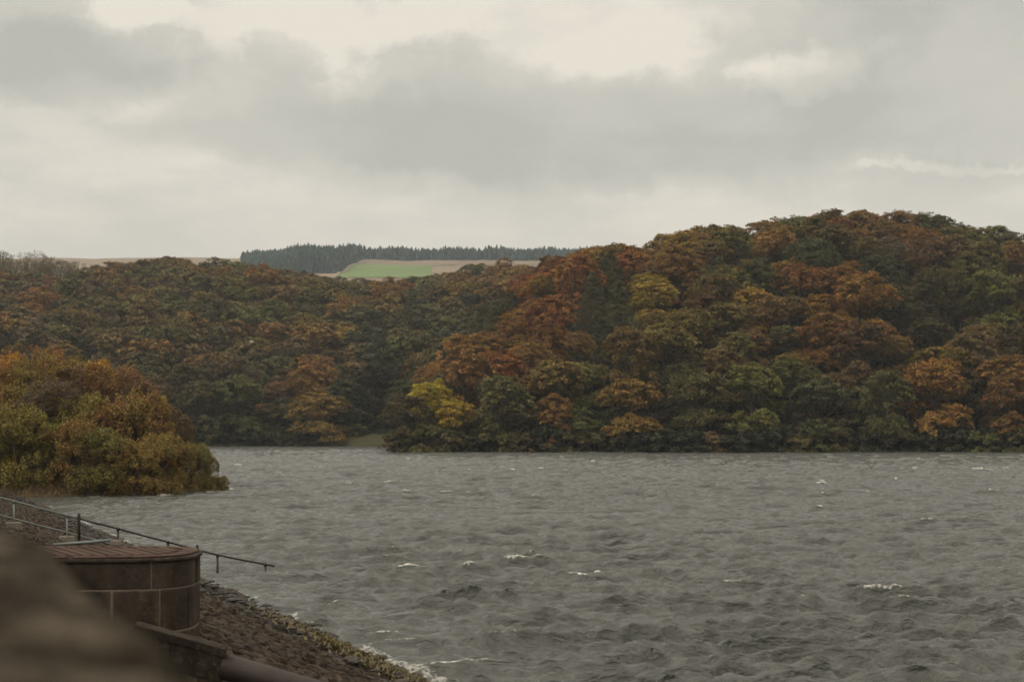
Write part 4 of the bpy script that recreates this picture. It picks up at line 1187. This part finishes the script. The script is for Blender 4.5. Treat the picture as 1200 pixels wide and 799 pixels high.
e = cr.color_ramp.elements; e[0].position = 0; e[0].color = (.85, .79, .675, 1); e[1].position = 1; e[1].color = (.50, .49, .435, 1)
q = e.new(.32); q.color = (.655, .62, .54, 1); q = e.new(.65); q.color = (.585, .565, .492, 1)
# warm, slightly pink low sky
hz = N(nt, 'ShaderNodeMapRange'); L(el, hz.inputs['Value']); hz.inputs['From Min'].default_value = .17; hz.inputs['From Max'].default_value = .10; hz.inputs['To Max'].default_value = .55
mxh = N(nt, 'ShaderNodeMix', data_type='RGBA'); L(hz.outputs['Result'], mxh.inputs[0]); L(cr.outputs['Color'], mxh.inputs[6]); mxh.inputs[7].default_value = (.68, .625, .53, 1)
# overcast skies brighten to the zenith
zb_ = N(nt, 'ShaderNodeMapRange'); L(el, zb_.inputs['Value']); zb_.inputs['From Min'].default_value = .32; zb_.inputs['From Max'].default_value = 1.2; zb_.inputs['To Min'].default_value = 1.0; zb_.inputs['To Max'].default_value = 3.1
vs_ = N(nt, 'ShaderNodeVectorMath', operation='SCALE'); L(mxh.outputs[2], vs_.inputs[0]); L(zb_.outputs['Result'], vs_.inputs['Scale'])
sky = N(nt, 'ShaderNodeTexSky'); sky.sky_type = 'NISHITA'; sky.sun_disc = False; sky.sun_elevation = SUN_EL; sky.sun_rotation = SUN_AZ
sk = N(nt, 'ShaderNodeVectorMath', operation='SCALE'); L(sky.outputs[0], sk.inputs[0]); sk.inputs['Scale'].default_value = 1.0
# clouds are given relative to background strength .1
cl = N(nt, 'ShaderNodeVectorMath', operation='SCALE'); L(vs_.outputs[0], cl.inputs[0]); cl.inputs['Scale'].default_value = 10.0
fin = N(nt, 'ShaderNodeMix', data_type='RGBA'); fin.inputs[0].default_value = .96; L(sk.outputs[0], fin.inputs[6]); L(cl.outputs[0], fin.inputs[7])
L(fin.outputs[2], bg.inputs['Color']); bg.inputs['Strength'].default_value = .1

sd = bpy.data.lights.new('sun', 'SUN'); sd.energy = 1.5; sd.angle = math.radians(14); sd.color = (1, .93, .82)
so = bpy.data.objects.new('sun', sd); COL.objects.link(so)
dv = Vector((math.sin(SUN_AZ) * math.cos(SUN_EL), math.cos(SUN_AZ) * math.cos(SUN_EL), math.sin(SUN_EL)))
so.rotation_euler = dv.to_track_quat('Z', 'Y').to_euler(); so.location = (0, 0, 60)

# ------------------------------------------------------------------ haze
HAZE = True
if HAZE:
    mb = MB(); mb.box((0, 1600, 120), (5600, 3800, 250)); 
    hm = bpy.data.materials.new('haze'); hm.use_nodes = True; hn = hm.node_tree; hn.nodes.clear()
    out = hn.nodes.new('ShaderNodeOutputMaterial'); pv = hn.nodes.new('ShaderNodeVolumePrincipled')
    pv.inputs['Color'].default_value = (.86, .93, 1.0, 1); pv.inputs['Density'].default_value = .00014; pv.inputs['Anisotropy'].default_value = .2
    hn.links.new(pv.outputs[0], out.inputs['Volume'])
    ho = mb.build('haze', hm); ho['kind'] = 'stuff'

# ------------------------------------------------------------------ camera and render settings
cd = bpy.data.cameras.new('camera'); cam = bpy.data.objects.new('camera', cd); COL.objects.link(cam); sc.camera = cam
cam.location = (0, 0, EYE); cam.rotation_euler = (math.radians(90), 0, 0)
cd.lens = 50; cd.sensor_width = 36; cd.shift_y = (HY - 399.5) / 1200; cd.clip_start = .05; cd.clip_end = 9000
cd.dof.use_dof = True; cd.dof.focus_distance = 44; cd.dof.aperture_fstop = 2.0
vs = sc.view_settings; vs.view_transform = 'Standard'; vs.look = 'None'; vs.exposure = 0; vs.gamma = 1
cy = sc.cycles; cy.max_bounces = 4; cy.diffuse_bounces = 2; cy.glossy_bounces = 2; cy.transmission_bounces = 2; cy.volume_bounces = 0; cy.transparent_max_bounces = 4
cy.use_denoising = True; cy.denoising_prefilter = 'FAST'; cy.caustics_reflective = False; cy.caustics_refractive = False
